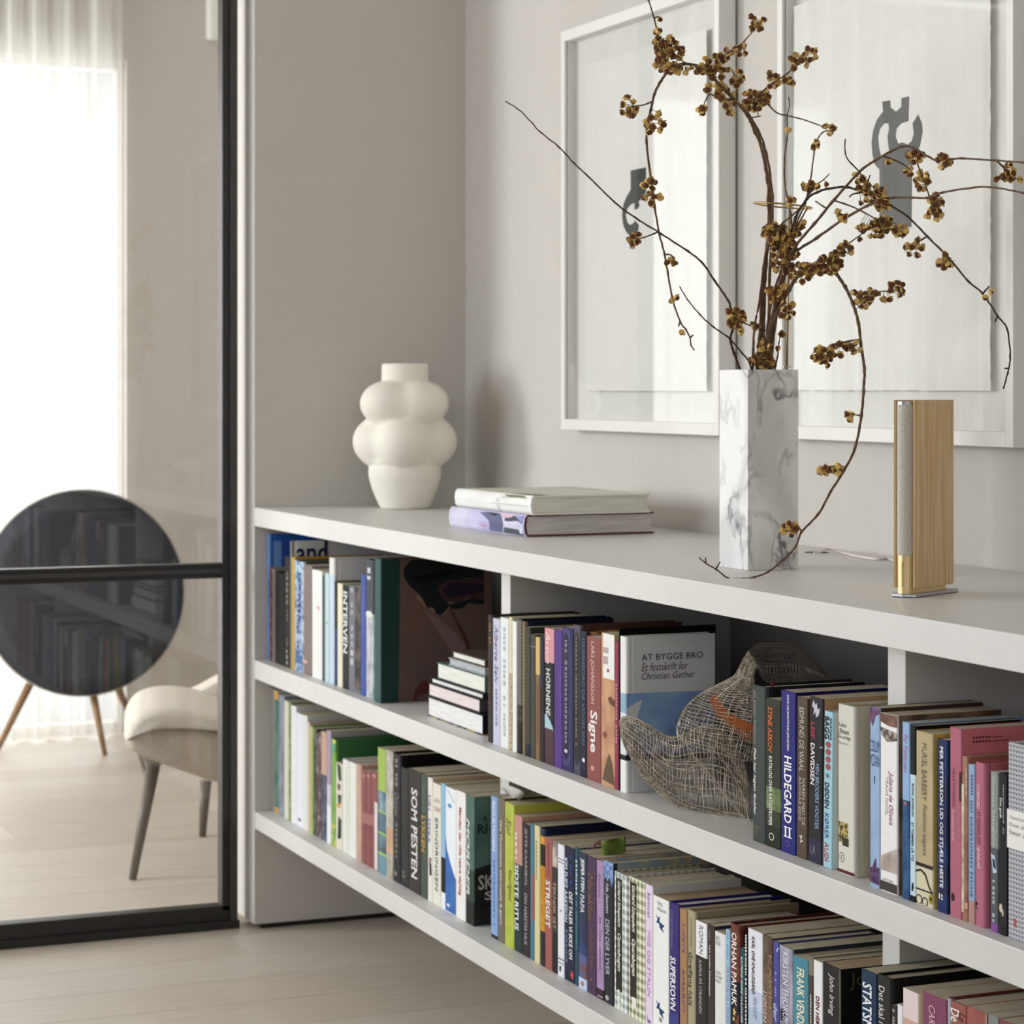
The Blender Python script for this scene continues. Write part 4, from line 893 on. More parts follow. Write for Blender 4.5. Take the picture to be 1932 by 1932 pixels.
book('R', 1883, 1898.4, 1458, 'black book with white lettering left of the knit patterned volume', (46, 44, 44), (40, 38, 50), 'h', .13,
     texts=[('~', 1480, 1570, .72, .22, (170, 166, 164)), ('Det godt', 1506, 1544, .35, .34, (236, 236, 232), 'b')], prints=[('e', 1714, .35, .2, .005, (214, 206, 190)), ('e', 1722, .6, .14, .004, (190, 180, 160)), ('r', 1458, 1760, .93, 1, (90, 88, 110))])
book('R', 1900, 1952, 1400, 'thick book with a grey knit pattern and white title label at the right edge', ('k', (198, 198, 204), (74, 76, 90), 190, 190), ('k', (198, 198, 204), (74, 76, 90), 190, 190), 'h', .15, ribbon=(170, 50, 50),
     prints=[('r', 1533, 1606, 0, 1, (242, 240, 234)), ('s', [(.2, 1740), (.3, 1736), (.38, 1742), (.32, 1748), (.36, 1754), (.22, 1752), (.26, 1746)], (190, 90, 84))],
     texts=[('Den dag', 1557, 1566, .1, .8, (150, 146, 144), 'h'), ('hvor alt', 1570, 1580, .1, .8, (150, 146, 144), 'h'), ('Christina Hesselholdt', 1543, 1550, .1, .9, (170, 166, 164), 'h')])

# ------------------------------------------------------------------ lower shelf, first bay
book('L', 504.8, 511, 1297, 'thin dark patterned book against the end wall, first on the bottom shelf', ('n', (60, 50, 46), (150, 140, 120), 30, .45, .6), (50, 44, 40), d=.2)
book('L', 511.2, 517, 1298.6, 'thin warm grey magazine near the end wall on the bottom shelf', (166, 162, 160), d=.2)
book('L', 517.2, 525.4, 1302, 'teal green annual with orange blocks at both ends of the spine', ('n', (70, 124, 114), (110, 150, 134), 20, .4, .6), (110, 130, 140), d=.2, bands=[(1320, ('n', (74, 126, 116), (120, 150, 130), 20, .4, .6)), (1523, (206, 164, 96))], prints=[('r', 1303, 1320, 0, 1, (214, 168, 92))])
book('L', 525.6, 535.8, 1310, 'blue grey soft covered book with a silvery spine on the bottom shelf', ('n', (160, 168, 178), (140, 142, 150), 20, .4, .6), d=.2)
book('L', 536, 544, 1321, 'cream book beside an olive sliver at the left of the bottom shelf', (216, 216, 200), (120, 130, 136), d=.19)
book('L', 544.2, 548.8, 1324.7, 'very thin olive green book with a dotted spine', ('n', (132, 146, 92), (176, 180, 130), 70, .4, .6), d=.19)
book('L', 549, 558.8, 1330, 'white book with a pale blue right edge on the bottom shelf', (226, 230, 230), (156, 186, 196), d=.19)
book('L', 559, 572.8, 1344, 'thick lavender white paperback with a tiny dark emblem at its foot', (226, 226, 234), d=.18, prints=[('e', 1547, .45, .2, .004, (120, 120, 140))])
book('L', 573, 579.5, 1349, 'soft white thin book right of the lavender white paperback', (224, 224, 220), d=.17)
book('L', 579.7, 584, 1362, 'thin pinkish cream book left of the lime sliver', (220, 196, 188), d=.17)
book('L', 584.2, 590, 1369.4, 'thin lime yellow book on the bottom shelf', ('n', (186, 200, 108), (170, 186, 92), 30, .4, .6), (90, 110, 60), 'h', .17)
book('L', 590.2, 596.8, 1373, 'dark moss green thin book with a mottled foot', ('n', (70, 82, 62), (120, 126, 110), 40, .45, .6), d=.16)
book('L', 597, 605.6, 1381.6, 'plum book with pale specks left of the peach topped book', ('n', (104, 74, 82), (156, 146, 146), 60, .5, .64), (70, 48, 54), d=.16)
book('L', 605.8, 616, 1378.8, 'book with a peach upper half and a dark navy lower half', (206, 170, 150), (120, 100, 90), d=.17, bands=[(1462, ('n', (70, 76, 92), (110, 120, 136), 50, .4, .6))])
book('L', 616.2, 624.2, 1377, 'book fading from lilac at the head to white at the foot', (178, 160, 182), (120, 116, 116), d=.17, bands=[(1480, (206, 202, 214)), (1520, (230, 232, 238))])
book('L', 624.4, 633.2, 1392.7, 'bright green slim book with a big dark green cover behind the shorter books', ('n', (126, 176, 84), (140, 188, 92), 20, .4, .6), (46, 82, 52), 'h', .23,
     bands=[(1555, ('n', (130, 180, 84), (210, 206, 90), 60, .45, .6))], prints=[('r', 1394, 1402, .4, 1, (226, 222, 110)), ('r', 1403, 1420, .4, 1, (96, 172, 150))])
book('L', 633.6, 645.6, 1437, 'cream book with green leaf shapes and an orange dot on the spine', (226, 220, 204), (100, 110, 90), d=.13,
     prints=[('s', [(.2, 1440), (.8, 1444), (.9, 1470), (.5, 1474), (.3, 1460)], (56, 92, 64)), ('s', [(.3, 1478), (.8, 1480), (.6, 1492), (.3, 1490)], (110, 90, 80)), ('s', [(.3, 1500), (.9, 1498), (.8, 1515), (.4, 1518)], (62, 92, 74)), ('e', 1520, .45, .3, .005, (222, 170, 90)), ('s', [(.4, 1540), (.9, 1545), (.85, 1580), (.3, 1584)], (52, 74, 58))])
book('L', 645.8, 658.8, 1431, 'white ribbed hardback, left one of two alike on the bottom shelf', (230, 230, 222), (180, 172, 160), 'h', .14, prints=[('r', 1440, 1620, .62, .68, (200, 204, 194))])
book('L', 659, 671.8, 1436.5, 'white hardback with a ragged jacket edge, right one of the two alike', (232, 232, 224), (180, 172, 160), 'h', .14)
book('L', 672, 681.8, 1440, 'worn pink and beige book left of the dusty red volumes', ('n', (196, 160, 150), (206, 176, 150), 24, .4, .6), (140, 110, 100), d=.14)
for i, (a_, b_) in enumerate(((682, 690.4), (690.6, 699.6), (699.8, 712.4))):
    book('L', a_, b_, 1451 + i, ('leftmost', 'middle', 'rightmost')[i] + ' of the three matching dusty red volumes on the bottom shelf', ('n', (156, 94, 94), (148, 86, 88), 30, .4, .6), (110, 74, 66), d=.125, group='matching dusty red volumes',
         prints=[('r', 1533 + 3 * i, 1553 + 3 * i, 0, 1, (178, 122, 122)), ('e', 1464, .5, .25, .003, (206, 160, 136))] + ([('r', 1512, 1640, .55, 1, (226, 216, 214))] if i == 2 else []))
book('L', 712.6, 727.8, 1409, 'lime green book with blue pictures on the lower spine and yellow bars', (172, 200, 92), (60, 50, 44), d=.2,
     bands=[(1493, ('n', (150, 176, 190), (90, 124, 140), 34, .4, .6)), (1531, (176, 214, 90)), (1534, ('n', (110, 146, 164), (80, 110, 130), 34, .4, .6)), (1571, (176, 214, 90)), (1574, ('n', (80, 106, 122), (120, 150, 164), 34, .4, .6)), (1609, (176, 214, 90)), (1613, (120, 158, 172)), (1649, (222, 178, 84))])
book('L', 728, 741.2, 1413, 'book with a torn grey cream spine and an orange patch', ('n', (206, 202, 190), (176, 172, 158), 50, .4, .62), (50, 44, 38), d=.17, bands=[(1560, ('n', (220, 180, 140), (200, 170, 140), 30, .4, .6)), (1610, ('n', (190, 184, 172), (170, 164, 150), 40, .4, .6))])
book('L', 741.4, 755.4, 1420, 'black book with grey ornamental script down the spine', (56, 56, 54), (20, 19, 18), 'h', .16, texts=[('~', 1432, 1480, .5, .35, (156, 154, 148)), ('Ostrovi', 1496, 1540, .5, .6, (150, 148, 142), 'i'), ('~', 1552, 1620, .5, .3, (140, 138, 132)), ('~', 1645, 1655, .4, .4, (150, 148, 142))])
book('L', 756, 770.6, 1446.5, 'plain dark charcoal book left of SOM PESTEN', (62, 60, 57), (24, 22, 20), 'h', .15, texts=[('~', 1644, 1652, .4, .3, (140, 140, 134))])
book('L', 770.8, 793.7, 1448.5, 'thick dark brown book with the white title SOM PESTEN', (66, 62, 58), (26, 30, 38), 'p', .16, texts=[('SOM PESTEN', 1488, 1657, .5, .5, (226, 224, 218), 'b')])
book('L', 793.9, 806.8, 1458.6, 'grey green book with an orange title half way down its spine', (84, 98, 86), (26, 34, 46), 'p', .15, texts=[('FJERNSTE', 1480, 1532, .4, .5, (130, 142, 130)), ('LYKKEN', 1540, 1608, .4, .55, (208, 164, 70), 'b')])
book('L', 807, 815.8, 1465.7, 'thin white book with a violet line of print and a dark foot mark', (226, 224, 218), (140, 124, 104), d=.15, texts=[('~', 1500, 1590, .4, .5, (150, 140, 180)), ('~', 1606, 1622, .6, .5, (170, 90, 90))], prints=[('s', [(.3, 1624), (.8, 1630), (.9, 1650), (.4, 1652)], (50, 46, 44))])
book('L', 816, 831.8, 1475.8, 'cream book with pink letters above a column of black capitals', (226, 222, 208), (150, 132, 108), d=.16,
     texts=[('KO', 1506, 1514, .3, .85, (206, 160, 156), 'h'), ('GEN', 1522, 1531, .2, .92, (200, 150, 150), 'h'), ('ERINDRINGEN', 1544, 1680, .5, .34, (70, 66, 60))])
book('L', 832, 840.1, 1476.8, 'slim sky blue book with a black and white foot', (150, 190, 220), (130, 120, 100), d=.15, bands=[(1618, (34, 34, 34)), (1684, (230, 232, 236))])
book('L', 840.3, 860.3, 1482.9, 'white book with a sweeping blue wave filling its lower spine', (232, 236, 240), (150, 140, 124), d=.15,
     prints=[('s', [(.02, 1578), (.15, 1605), (.5, 1630), (.98, 1655), (.98, 1740), (.02, 1728)], ('n', (64, 126, 200), (50, 108, 184), 40, .4, .6)), ('e', 1521, .42, .2, .004, (100, 160, 210)), ('s', [(.2, 1492), (.9, 1512), (.9, 1514), (.2, 1494)], (120, 170, 214))], texts=[('~', 1707, 1715, .3, .3, (220, 230, 240))])
book('L', 860.5, 878.4, 1490, 'white book with a red title reading downwards beside the dark green thriller', (234, 232, 228), (170, 170, 166), d=.145, texts=[('Manden der ville vaere skyldig', 1524, 1690, .42, .34, (190, 66, 70), 'b')])
book('L', 878.6, 894.8, 1497, 'thick dark green thriller with big pale letters S on its misty cover', ('n', (100, 130, 118), (80, 110, 100), 16, .35, .65), ('n', (74, 96, 86), (58, 80, 72), 14, .35, .65), 'p', .14,
     bands=[(1640, ('n', (64, 84, 74), (50, 68, 60), 16, .35, .65)), (1700, (36, 42, 36))],
     texts=[('MORDER', 1545, 1690, .3, .36, (226, 232, 226), 'bi'), ('A', (911, 1540), (919, 1550), 0, 0, (48, 74, 64), 'cb'), ('RI', (901, 1556), (919, 1574), 0, 0, (44, 70, 60), 'cb'), ('SK', (902, 1652), (932, 1680), 0, 0, (206, 206, 194), 'cb'), ('S', (914, 1682), (930, 1699), 0, 0, (206, 206, 194), 'cb')],
     prints=[('C', [(895.3, 1640), (960, 1620), (960, 1745), (895.3, 1748)], ('n', (24, 28, 24), (40, 44, 36), 20, .35, .65))])
# ---- lower shelf, middle bay
book('L', 926, 938.6, 1500, 'tall periwinkle blue book with a dark green foot, first in the lower middle bay', (146, 174, 222), (36, 46, 30), 'p', .16, bands=[(1764, (40, 52, 46))],
     texts=[('REDUKTIONEN', 1512, 1605, .5, .45, (226, 234, 248), 'b'), ('~', 1622, 1750, .5, .3, (110, 140, 200))])
book('L', 938.8, 951.8, 1502.5, 'taupe brown book with white lettering beside the periwinkle blue one', (132, 122, 110), (40, 40, 34), 'p', .16, bands=[(1530, (128, 118, 106))], texts=[('Elsa Thormanes eftermaele & gemt', 1548, 1745, .5, .4, (220, 216, 206), 'b')])
book('L', 952, 969.8, 1511.8, 'lime yellow book with a brown brushed title under a curled sheet', ('n', (196, 206, 84), (182, 196, 70), 40, .4, .6), (150, 168, 60), 'p', .16, texts=[('Sol', 1545, 1576, .45, .5, (130, 110, 96), 'i'), ('Kaerlighed', 1640, 1700, .55, .42, (136, 84, 84), 'i')])
book('L', 970, 984.8, 1536, 'salmon book turning dark green below, bold white title SIDSTE RITUS', (204, 156, 140), (150, 110, 92), d=.16, bands=[(1631, ('n', (52, 50, 54), (44, 66, 66), 20, .4, .6)), (1700, (50, 70, 72))],
     texts=[('~', 1572, 1620, .3, .35, (236, 214, 206)), ('SIDSTE RITUS', 1632, 1756, .35, .5, (240, 240, 240), 'b')])
book('L', 985, 999.6, 1552, 'dark aubergine book lettered in spaced white capitals', (62, 50, 54), (30, 26, 28), d=.16, texts=[('JETTE KAARSBOL', 1563, 1672, .5, .36, (200, 194, 194)), ('DIN NAESTES HUS', 1686, 1782, .5, .36, (200, 194, 194))])
book('L', 999.8, 1007.8, 1553.7, 'thin teal blue book with a red strip, right of the aubergine one', (84, 134, 154), d=.15, prints=[('r', 1648, 1735, .6, 1, (196, 92, 84))])
book('L', 1008, 1018.2, 1556, 'pale butter yellow thin book', (222, 212, 160), (110, 104, 80), d=.15, texts=[('~', 1586, 1670, .4, .3, (170, 160, 120))])
book('L', 1018.4, 1027.8, 1561, 'navy book with broad amber yellow bands on the spine', (58, 58, 92), (22, 28, 50), 'h', .19, bands=[(1578, (226, 166, 44)), (1593, (44, 46, 50)), (1634, (222, 160, 38)), (1757, (52, 50, 66))], texts=[('~', 1640, 1750, .5, .3, (196, 136, 40))])
book('L', 1028, 1041.4, 1578.5, 'dusty red book with the bold white title STREGET', (176, 104, 96), (140, 120, 100), d=.17, texts=[('~', 1590, 1650, .5, .25, (150, 80, 76)), ('STREGET', 1661, 1750, .45, .6, (244, 240, 236), 'b')])
book('L', 1041.6, 1051.6, 1586, 'book with a misty portrait at the head and black lower spine', ('n', (206, 192, 180), (140, 130, 128), 40, .4, .62), (140, 124, 104), d=.16, bands=[(1636, (66, 62, 56)), (1760, (44, 46, 42))], texts=[('TEKNISK SET', 1664, 1753, .5, .5, (206, 190, 150))])
book('L', 1051.8, 1064.4, 1591, 'white book with two grey rings across the spine', (232, 232, 240), (160, 150, 134), d=.16, prints=[('r', 1620, 1622, 0, 1, (130, 134, 150)), ('r', 1626, 1628, 0, 1, (130, 134, 150)), ('r', 1808, 1811, 0, 1, (130, 134, 150)), ('r', 1816, 1818, 0, 1, (130, 134, 150)), ('s', [(.3, 1824), (.6, 1822), (.5, 1834), (.3, 1832)], (40, 40, 50))], texts=[('~', 1711, 1722, .5, .3, (150, 154, 170))])
book('L', 1064.6, 1083.8, 1593, 'midnight navy book with two lines of white capitals DET TALER VI IKKE OM', (44, 48, 78), (150, 130, 110), d=.16,
     texts=[('KIM FUPZ AAKESON', 1621, 1742, .2, .3, (206, 220, 244), 'b'), ('DET TALER VI IKKE OM', 1682, 1808, .66, .34, (238, 238, 240), 'b'), ('~', 1612, 1670, .7, .2, (70, 80, 180)), ('~', 1756, 1812, .25, .2, (120, 130, 170))], prints=[('s', [(.7, 1828), (.95, 1834), (.85, 1846), (.6, 1840)], (206, 80, 66))])
book('L', 1084, 1091, 1598, 'thin petrol blue book with fine pale capitals', (58, 90, 110), (44, 60, 80), d=.155, texts=[('~', 1622, 1690, .6, .5, (206, 222, 226)), ('~', 1700, 1790, .6, .4, (100, 160, 170))])
book('L', 1091.2, 1107, 1604, 'dark book with a blue skyline picture and slanted white name', (60, 66, 90), (150, 130, 110), d=.155, bands=[(1740, ('n', (64, 84, 136), (46, 56, 90), 26, .4, .6)), (1802, ('n', (130, 90, 86), (90, 110, 170), 50, .4, .6)), (1846, (196, 216, 238))],
     texts=[('JESPER STEIN', 1620, 1682, .5, .5, (250, 250, 250), 'b'), ('PAPA', 1688, 1723, .5, .5, (220, 214, 232), 'b')], prints=[('e', 1856, .5, .2, .004, (206, 120, 110))])
book('L', 1107.2, 1125, 1612, 'plum purple book with a looping golden script title', (90, 66, 96), (130, 116, 96), d=.15, texts=[('Mirakler', 1648, 1742, .42, .6, (150, 110, 66), 'i'), ('Hanne Ditte', 1756, 1834, .55, .3, (150, 110, 66), 'i'), ('~', 1846, 1862, .5, .3, (150, 110, 66))])
book('L', 1125.2, 1138.8, 1621.6, 'satin lilac book with a dark plum foot', ('n', (186, 158, 196), (170, 140, 180), 18, .35, .65), (120, 100, 120), d=.15, bands=[(1866, (70, 50, 60))], texts=[('~', 1650, 1705, .4, .25, (150, 120, 160)), ('~', 1730, 1830, .5, .25, (150, 120, 160))], prints=[('r', 1879, 1880.6, .2, .9, (220, 210, 220))])
book('L', 1139, 1157.8, 1621.6, 'black book with a torn light blue head, white title DEN DER LYVER', (50, 52, 58), ('n', (96, 110, 118), (130, 122, 100), 40, .4, .6), 'h', .165,
     prints=[('s', [(.02, 1622), (.98, 1622), (.98, 1660), (.8, 1672), (.6, 1655), (.4, 1664), (.2, 1656), (.02, 1662)], ('n', (150, 178, 226), (90, 120, 170), 120, .42, .6)), ('e', 1884, .35, .18, .004, (180, 182, 186))],
     texts=[('Ida Jessen', 1667, 1724, .36, .36, (222, 226, 234), 'i'), ('DEN DER LYVER', 1736, 1840, .4, .4, (206, 216, 228))])
for i, (a_, b_, yt_, no) in enumerate(((1158, 1184.8, 1642.8, '2'), (1185, 1216.6, 1652, '1'))):
    book('L', a_, b_, yt_, ('green and white gingham book, black title strip numbered 2' if i == 0 else 'yellowish gingham book with wide checked edge, black title strip numbered 1'), ('g', (240, 238, 214) if i else (238, 240, 234), (124, 134, 84) if i else (140, 158, 150), 76, 76), ('g', (188, 184, 140), (96, 98, 56), 76, 76), 'h', .15, group='gingham checked volumes',
         prints=[('r', yt_ + 16, 1872 + 14 * i, .16 if not i else .13, .6 if not i else .52, (60, 54, 44))],
         texts=[('Gerhard Schepelern', yt_ + 21, 1750 + 11 * i, .38 if not i else .33, .26, (240, 236, 222), 'bi'), ('Operabogen', 1762 + 12 * i, 1834 + 10 * i, .38 if not i else .33, .28, (240, 236, 222), 'bi'), (no, 1868 if not i else 1884, 1898 if not i else 1904, .28, .5, (240, 236, 222), 'hb')])
book('L', 1217.4, 1231.5, 1666.8, 'pale lilac book lettered MIG OG STALIN in violet', (232, 216, 236), (190, 180, 160), 'p', .15, texts=[('Samuel', 1684, 1730, .5, .36, (150, 110, 160)), ('MIG OG STALIN', 1757, 1880, .5, .4, (200, 140, 190)), ('J', 1915, 1930, .5, .4, (150, 110, 160))])
fly = lambda y_: [(.2, y_), (.35, y_ + 6), (.45, y_ + 1), (.42, y_ + 12), (.75, y_ + 16), (.6, y_ + 22), (.72, y_ + 30), (.45, y_ + 24), (.4, y_ + 16), (.22, y_ + 16), (.3, y_ + 9)]
book('L', 1231.8, 1261.6, 1688, 'thick white paperback with blue butterflies on its curved spine', (240, 240, 238), (180, 160, 130), 'p', .155, pages=PAPER_TAN,
     prints=[('s', fly(1728), (40, 76, 126)), ('s', fly(1890), (40, 76, 126))], texts=[('Ditta', 1701, 1709, .3, .62, (160, 156, 150), 'h'), ('Nilsson', 1712, 1720, .3, .85, (160, 156, 150), 'h'), ('~', 1920, 1930, .5, .2, (160, 156, 150))])
book('L', 1261.8, 1281.8, 1700, 'indigo hardback with the slanted white title SUPERSOVN', (66, 56, 132), (34, 26, 78), 'h', .17, pages=PAPER_WHITE, texts=[('Orient Express', 1718, 1792, .32, .25, (146, 140, 196), 'i'), ('SUPERSOVN', 1806, 1906, .42, .5, (252, 252, 252), 'b')], prints=[('s', [(.05, 1918), (.95, 1908), (.95, 1990), (.05, 1990)], (70, 74, 150))])
book('L', 1282, 1296.3, 1713, 'tan brown book with violet letters right of SUPERSOVN', (180, 138, 98), (150, 116, 84), d=.15, texts=[('LIVETS', 1743, 1798, .5, .3, (130, 90, 150)), ('AFSKRIFT', 1828, 1912, .5, .3, (124, 86, 150))])
book('L', 1296.5, 1312, 1715, 'khaki hardback with the black title Giraffens hals', (178, 170, 136), (112, 102, 84), 'h', .17, texts=[('Judith Schalansky', 1731, 1786, .5, .2, (70, 62, 50)), ('Giraffens hals', 1797, 1898, .42, .45, (62, 56, 46))])
book('L', 1312.2, 1333.6, 1734.7, 'book with a white head panel over black, written Kafka pa stranden', (240, 240, 240), (50, 44, 40), d=.15, bands=[(1805, (60, 54, 50))], texts=[('ROMAN', 1747, 1800, .5, .36, (140, 140, 140)), ('KAFKA PÅ STRANDEN', 1812, 1912, .5, .34, (206, 202, 196))])
book('L', 1333.8, 1348, 1742.7, 'dark brown paperback with tiny white title in the lower bay', (78, 66, 58), (40, 34, 60), d=.14, texts=[('~', 1748, 1775, .4, .25, (130, 120, 112)), ('Lars London Edderkoppen', 1784, 1880, .4, .24, (226, 222, 214), 'b')])
book('L', 1348.2, 1368.8, 1755.6, 'clean white book with small grey words next to a sky blue strip', (232, 234, 232), (140, 134, 120), d=.14, texts=[('BRIT', 1768, 1776, .12, .5, (150, 150, 150), 'h'), ('RIDER', 1778, 1785, .12, .56, (150, 150, 150), 'h'), ('SOM', 1834, 1840, .12, .56, (150, 150, 150), 'h'), ('VI ER', 1842, 1848, .12, .7, (150, 150, 150), 'h'), ('NU', 1850, 1856, .12, .55, (150, 150, 150), 'h')])
book('L', 1369, 1377, 1752.4, 'sky blue slim book with pink spaced letters', (166, 206, 236), d=.14, texts=[('~', 1760, 1812, .5, .3, (120, 170, 220)), ('FRYGTELIG LYKKE', 1824, 1930, .5, .5, (190, 130, 180))])
book('L', 1377.2, 1395.6, 1740, 'reddish brown engraved book with cream capitals over a starry night foot', ('n', (136, 76, 64), (116, 60, 52), 90, .42, .58), ('n', (76, 34, 30), (58, 26, 24), 90, .42, .58), 'h', .2, bands=[(1850, (40, 38, 56))],
     texts=[('ORHAN PAMUK', 1760, 1898, .46, .52, (250, 240, 226), 'b')], prints=[('s', [(.3, 1904), (.42, 1906), (.5, 1900), (.52, 1907), (.66, 1908), (.54, 1912), (.56, 1918), (.45, 1914), (.32, 1917), (.38, 1911)], (236, 206, 90)), ('e', 1923, .4, .1, .003, (236, 206, 90)), ('s', [(.55, 1925), (.9, 1908), (.98, 1912), (.98, 1960), (.5, 1960)], (130, 76, 56))])
book('L', 1395.8, 1405.3, 1787, 'teal slim book with italic white author name, shorter than its neighbours', (52, 96, 104), (40, 40, 40), d=.12, bands=[(1880, (52, 58, 80))], texts=[('KATRINE MARIE GULDAGER', 1805, 1930, .45, .42, (220, 232, 232), 'bi')])
book('L', 1405.5, 1410.6, 1762, 'thin black and white lettered book left of the white and blue one', (40, 38, 36), (60, 50, 44), d=.15, texts=[('~', 1764, 1930, .5, .7, (236, 234, 226))])
book('L', 1410.8, 1438.6, 1750, 'thick white to icy blue book with black italic capitals MIN KAMP', (232, 236, 244), (150, 134, 110), d=.165, bands=[(1870, (206, 216, 234)), (1905, (190, 206, 228))], texts=[('KARL OVE KNAUSGÅRD', 1768, 1877, .42, .27, (44, 46, 54), 'bi'), ('MIN KAMP', 1881, 1922, .5, .25, (150, 160, 180), 'i')])
book('L', 1438.8, 1458, 1763, 'brown photographic book with pale capitals climbing the spine', ('n', (96, 76, 60), (136, 110, 92), 22, .4, .62), (60, 46, 36), d=.16, bands=[(1840, ('n', (146, 120, 104), (120, 96, 82), 16, .4, .62))], texts=[('DØDEN', 1873, 1930, .25, .36, (226, 214, 198)), ('KARIN', 1800, 1900, .8, .3, (180, 150, 120))])
book('L', 1458.2, 1469.8, 1774, 'violet blue creased book left of the grey clouded one', (92, 92, 172), (60, 56, 100), d=.15, texts=[('~', 1826, 1880, .5, .35, (160, 160, 220)), ('der', 1893, 1928, .5, .7, (196, 206, 244), 'bi')], prints=[('s', [(.6, 1793), (.9, 1785), (.95, 1787), (.65, 1797)], (230, 230, 240))])
book('L', 1470, 1495.8, 1781.5, 'grey violet clouded book lettered in large white serif capitals', ('n', (126, 124, 140), (196, 192, 208), 16, .4, .65), (40, 46, 52), d=.16, texts=[('KIRSTEN THORUP', 1797, 1930, .5, .42, (240, 240, 244))], prints=[('s', [(.1, 1908), (.4, 1905), (.5, 1925), (.1, 1930)], (60, 60, 70))])
book('L', 1496, 1524.8, 1800.8, 'turquoise book with tall cream capitals FRANK VENDER', (84, 154, 172), (120, 110, 96), d=.15, texts=[('FRANK VENDER', 1827, 1950, .52, .5, (240, 236, 206), 'b')])
book('L', 1525, 1534, 1803, 'slim taupe book with a half hidden white script', (146, 136, 122), d=.14, bands=[(1840, (96, 84, 72))], texts=[('~', 1876, 1930, .6, .35, (220, 216, 206))])
book('L', 1534.2, 1551.6, 1810, 'white book with dark red capitals DEN HEMMELIGE', (240, 240, 240), (160, 140, 110), d=.145, texts=[('DEN HEMMELIGE', 1880, 1980, .5, .4, (110, 30, 40), 'b')])
book('L', 1551.8, 1586, 1814.7, 'worn black book with a white handwritten name and olive letters on the cover', ('n', (44, 43, 40), (52, 50, 46), 30, .4, .6), (16, 14, 13), 'p', .15, pages=PAPER_TAN,
     texts=[('John Irving', 1838, 1916, .5, .34, (238, 236, 228), 'i'), ('Jo', (1603, 1836), (1632, 1870), 0, 0, (96, 96, 40), 'c')], prints=[('s', [(.95, 1815), (1, 1815), (1, 1990), (.96, 1990)], (150, 134, 110)), ('r', 1813, 1818, .0, .12, (150, 140, 124))])
# ---- lower shelf, right bay
book('L', 1624.5, 1653.6, 1826.5, 'navy book with very large white slanted capitals STATSMINISTEREN', (46, 70, 104), (24, 34, 50), 'p', .17, texts=[('STATSMINISTEREN', 1856, 2060, .42, .6, (244, 246, 250), 'b')])
book('L', 1653.8, 1681, 1836.4, 'dark hardback with white roman title beginning Det skal', (60, 58, 54), (22, 21, 20), 'h', .16, texts=[('Det skal merkes', 1862, 1985, .38, .4, (240, 238, 232))])
book('L', 1681.3, 1692, 1894.8, 'small dark book tucked low before the pale pink one', (70, 64, 62), (40, 36, 34), d=.11, texts=[('~', 1904, 1930, .5, .5, (170, 166, 160))])
book('L', 1692.2, 1702.6, 1894, 'small white book low between the dark one and the pale pink one', (236, 236, 240), d=.11)
book('L', 1702.8, 1733, 1863, 'thick blush pink book in the lower right bay', (236, 216, 216), (146, 136, 116), d=.16, bands=[(1925, (216, 176, 160))])
book('L', 1740, 1786, 1868, 'thick plum book with a pale italic name reading downwards', (146, 84, 112), (140, 120, 100), d=.16, texts=[('CARSTEN', 1899, 1980, .42, .26, (236, 190, 206), 'i')])
book('L', 1786.5, 1793.5, 1882, 'thin silver grey spine between the plum and the brick red books', (184, 184, 196), (90, 44, 40), 'h', .16)
book('L', 1793.8, 1822.5, 1886.8, 'brick red book with black and white script lettering', (170, 104, 92), (50, 44, 50), d=.15, texts=[('De', 1906, 1931, .3, .6, (244, 236, 226), 'b'), ('Lo', 1909, 1925, .75, .4, (50, 20, 20), 'i')])
book('L', 1823, 1862, 1897.7, 'wide terracotta book with a worn fold at the right edge, lower right corner', ('n', (176, 104, 92), (162, 92, 82), 30, .4, .6), (130, 76, 66), d=.15, prints=[('r', 1890, 1990, .96, 1, (206, 190, 166))])
book('L', 1863, 1884, 1912, 'grey green book cut by the right corner of the picture', (146, 150, 144), (120, 124, 118), d=.15)
book('L', 1885, 1930, 1922, 'last dusty red book at the lower right corner, mostly below the picture', (150, 90, 92), (130, 84, 84), d=.15)
# green paper marker between two books and the curled sheet
o0 = P(1137, 1622, Y=.05)
def sheet(name, pts_grid, mat, label, cat, thick=.0004):
    b = MB(); nr = len(pts_grid); nc = len(pts_grid[0]); org = Vector(pts_grid[0][0])
    for off in (0, thick):
        for row in pts_grid:
            for p in row: b.v.append((p[0] - org.x + off, p[1] - org.y + off * .5, p[2] - org.z + off))
    N_ = nr * nc
    for i in range(nr - 1):
        for j in range(nc - 1):
            a = i * nc + j; b.f.append((a, a + 1, a + nc + 1, a + nc)); b.m.append(0)
            a += N_; b.f.append((a, a + nc, a + nc + 1, a + 1)); b.m.append(0)
    edge = [j for j in range(nc)] + [i * nc + nc - 1 for i in range(1, nr)] + [(nr - 1) * nc + j for j in range(nc - 2, -1, -1)] + [i * nc for i in range(nr - 2, 0, -1)]
    for k in range(len(edge)):
        a, c = edge[k], edge[(k + 1) % len(edge)]; b.f.append((a, c, c + N_, a + N_)); b.m.append(0)
    o = b.build(name, mat, None, org, smooth=True); tag(o, label, cat); return o
Xg = P(1135, 0, Y=.06).x
def gp(px, py, dx=0): 
    p = P(px, py, X=Xg + dx); return (p.x, p.y, p.z)
rows = []
for k in range(5):
    t_ = k / 4; rows.append([gp(1134.5 + 44.5 * u + (1 if k else 0), (1588 - 10 * u) + t_ * (36 - 6 * u), .004 * sin(u * 7) + .002 * t_) for u in [i / 10 for i in range(11)]])
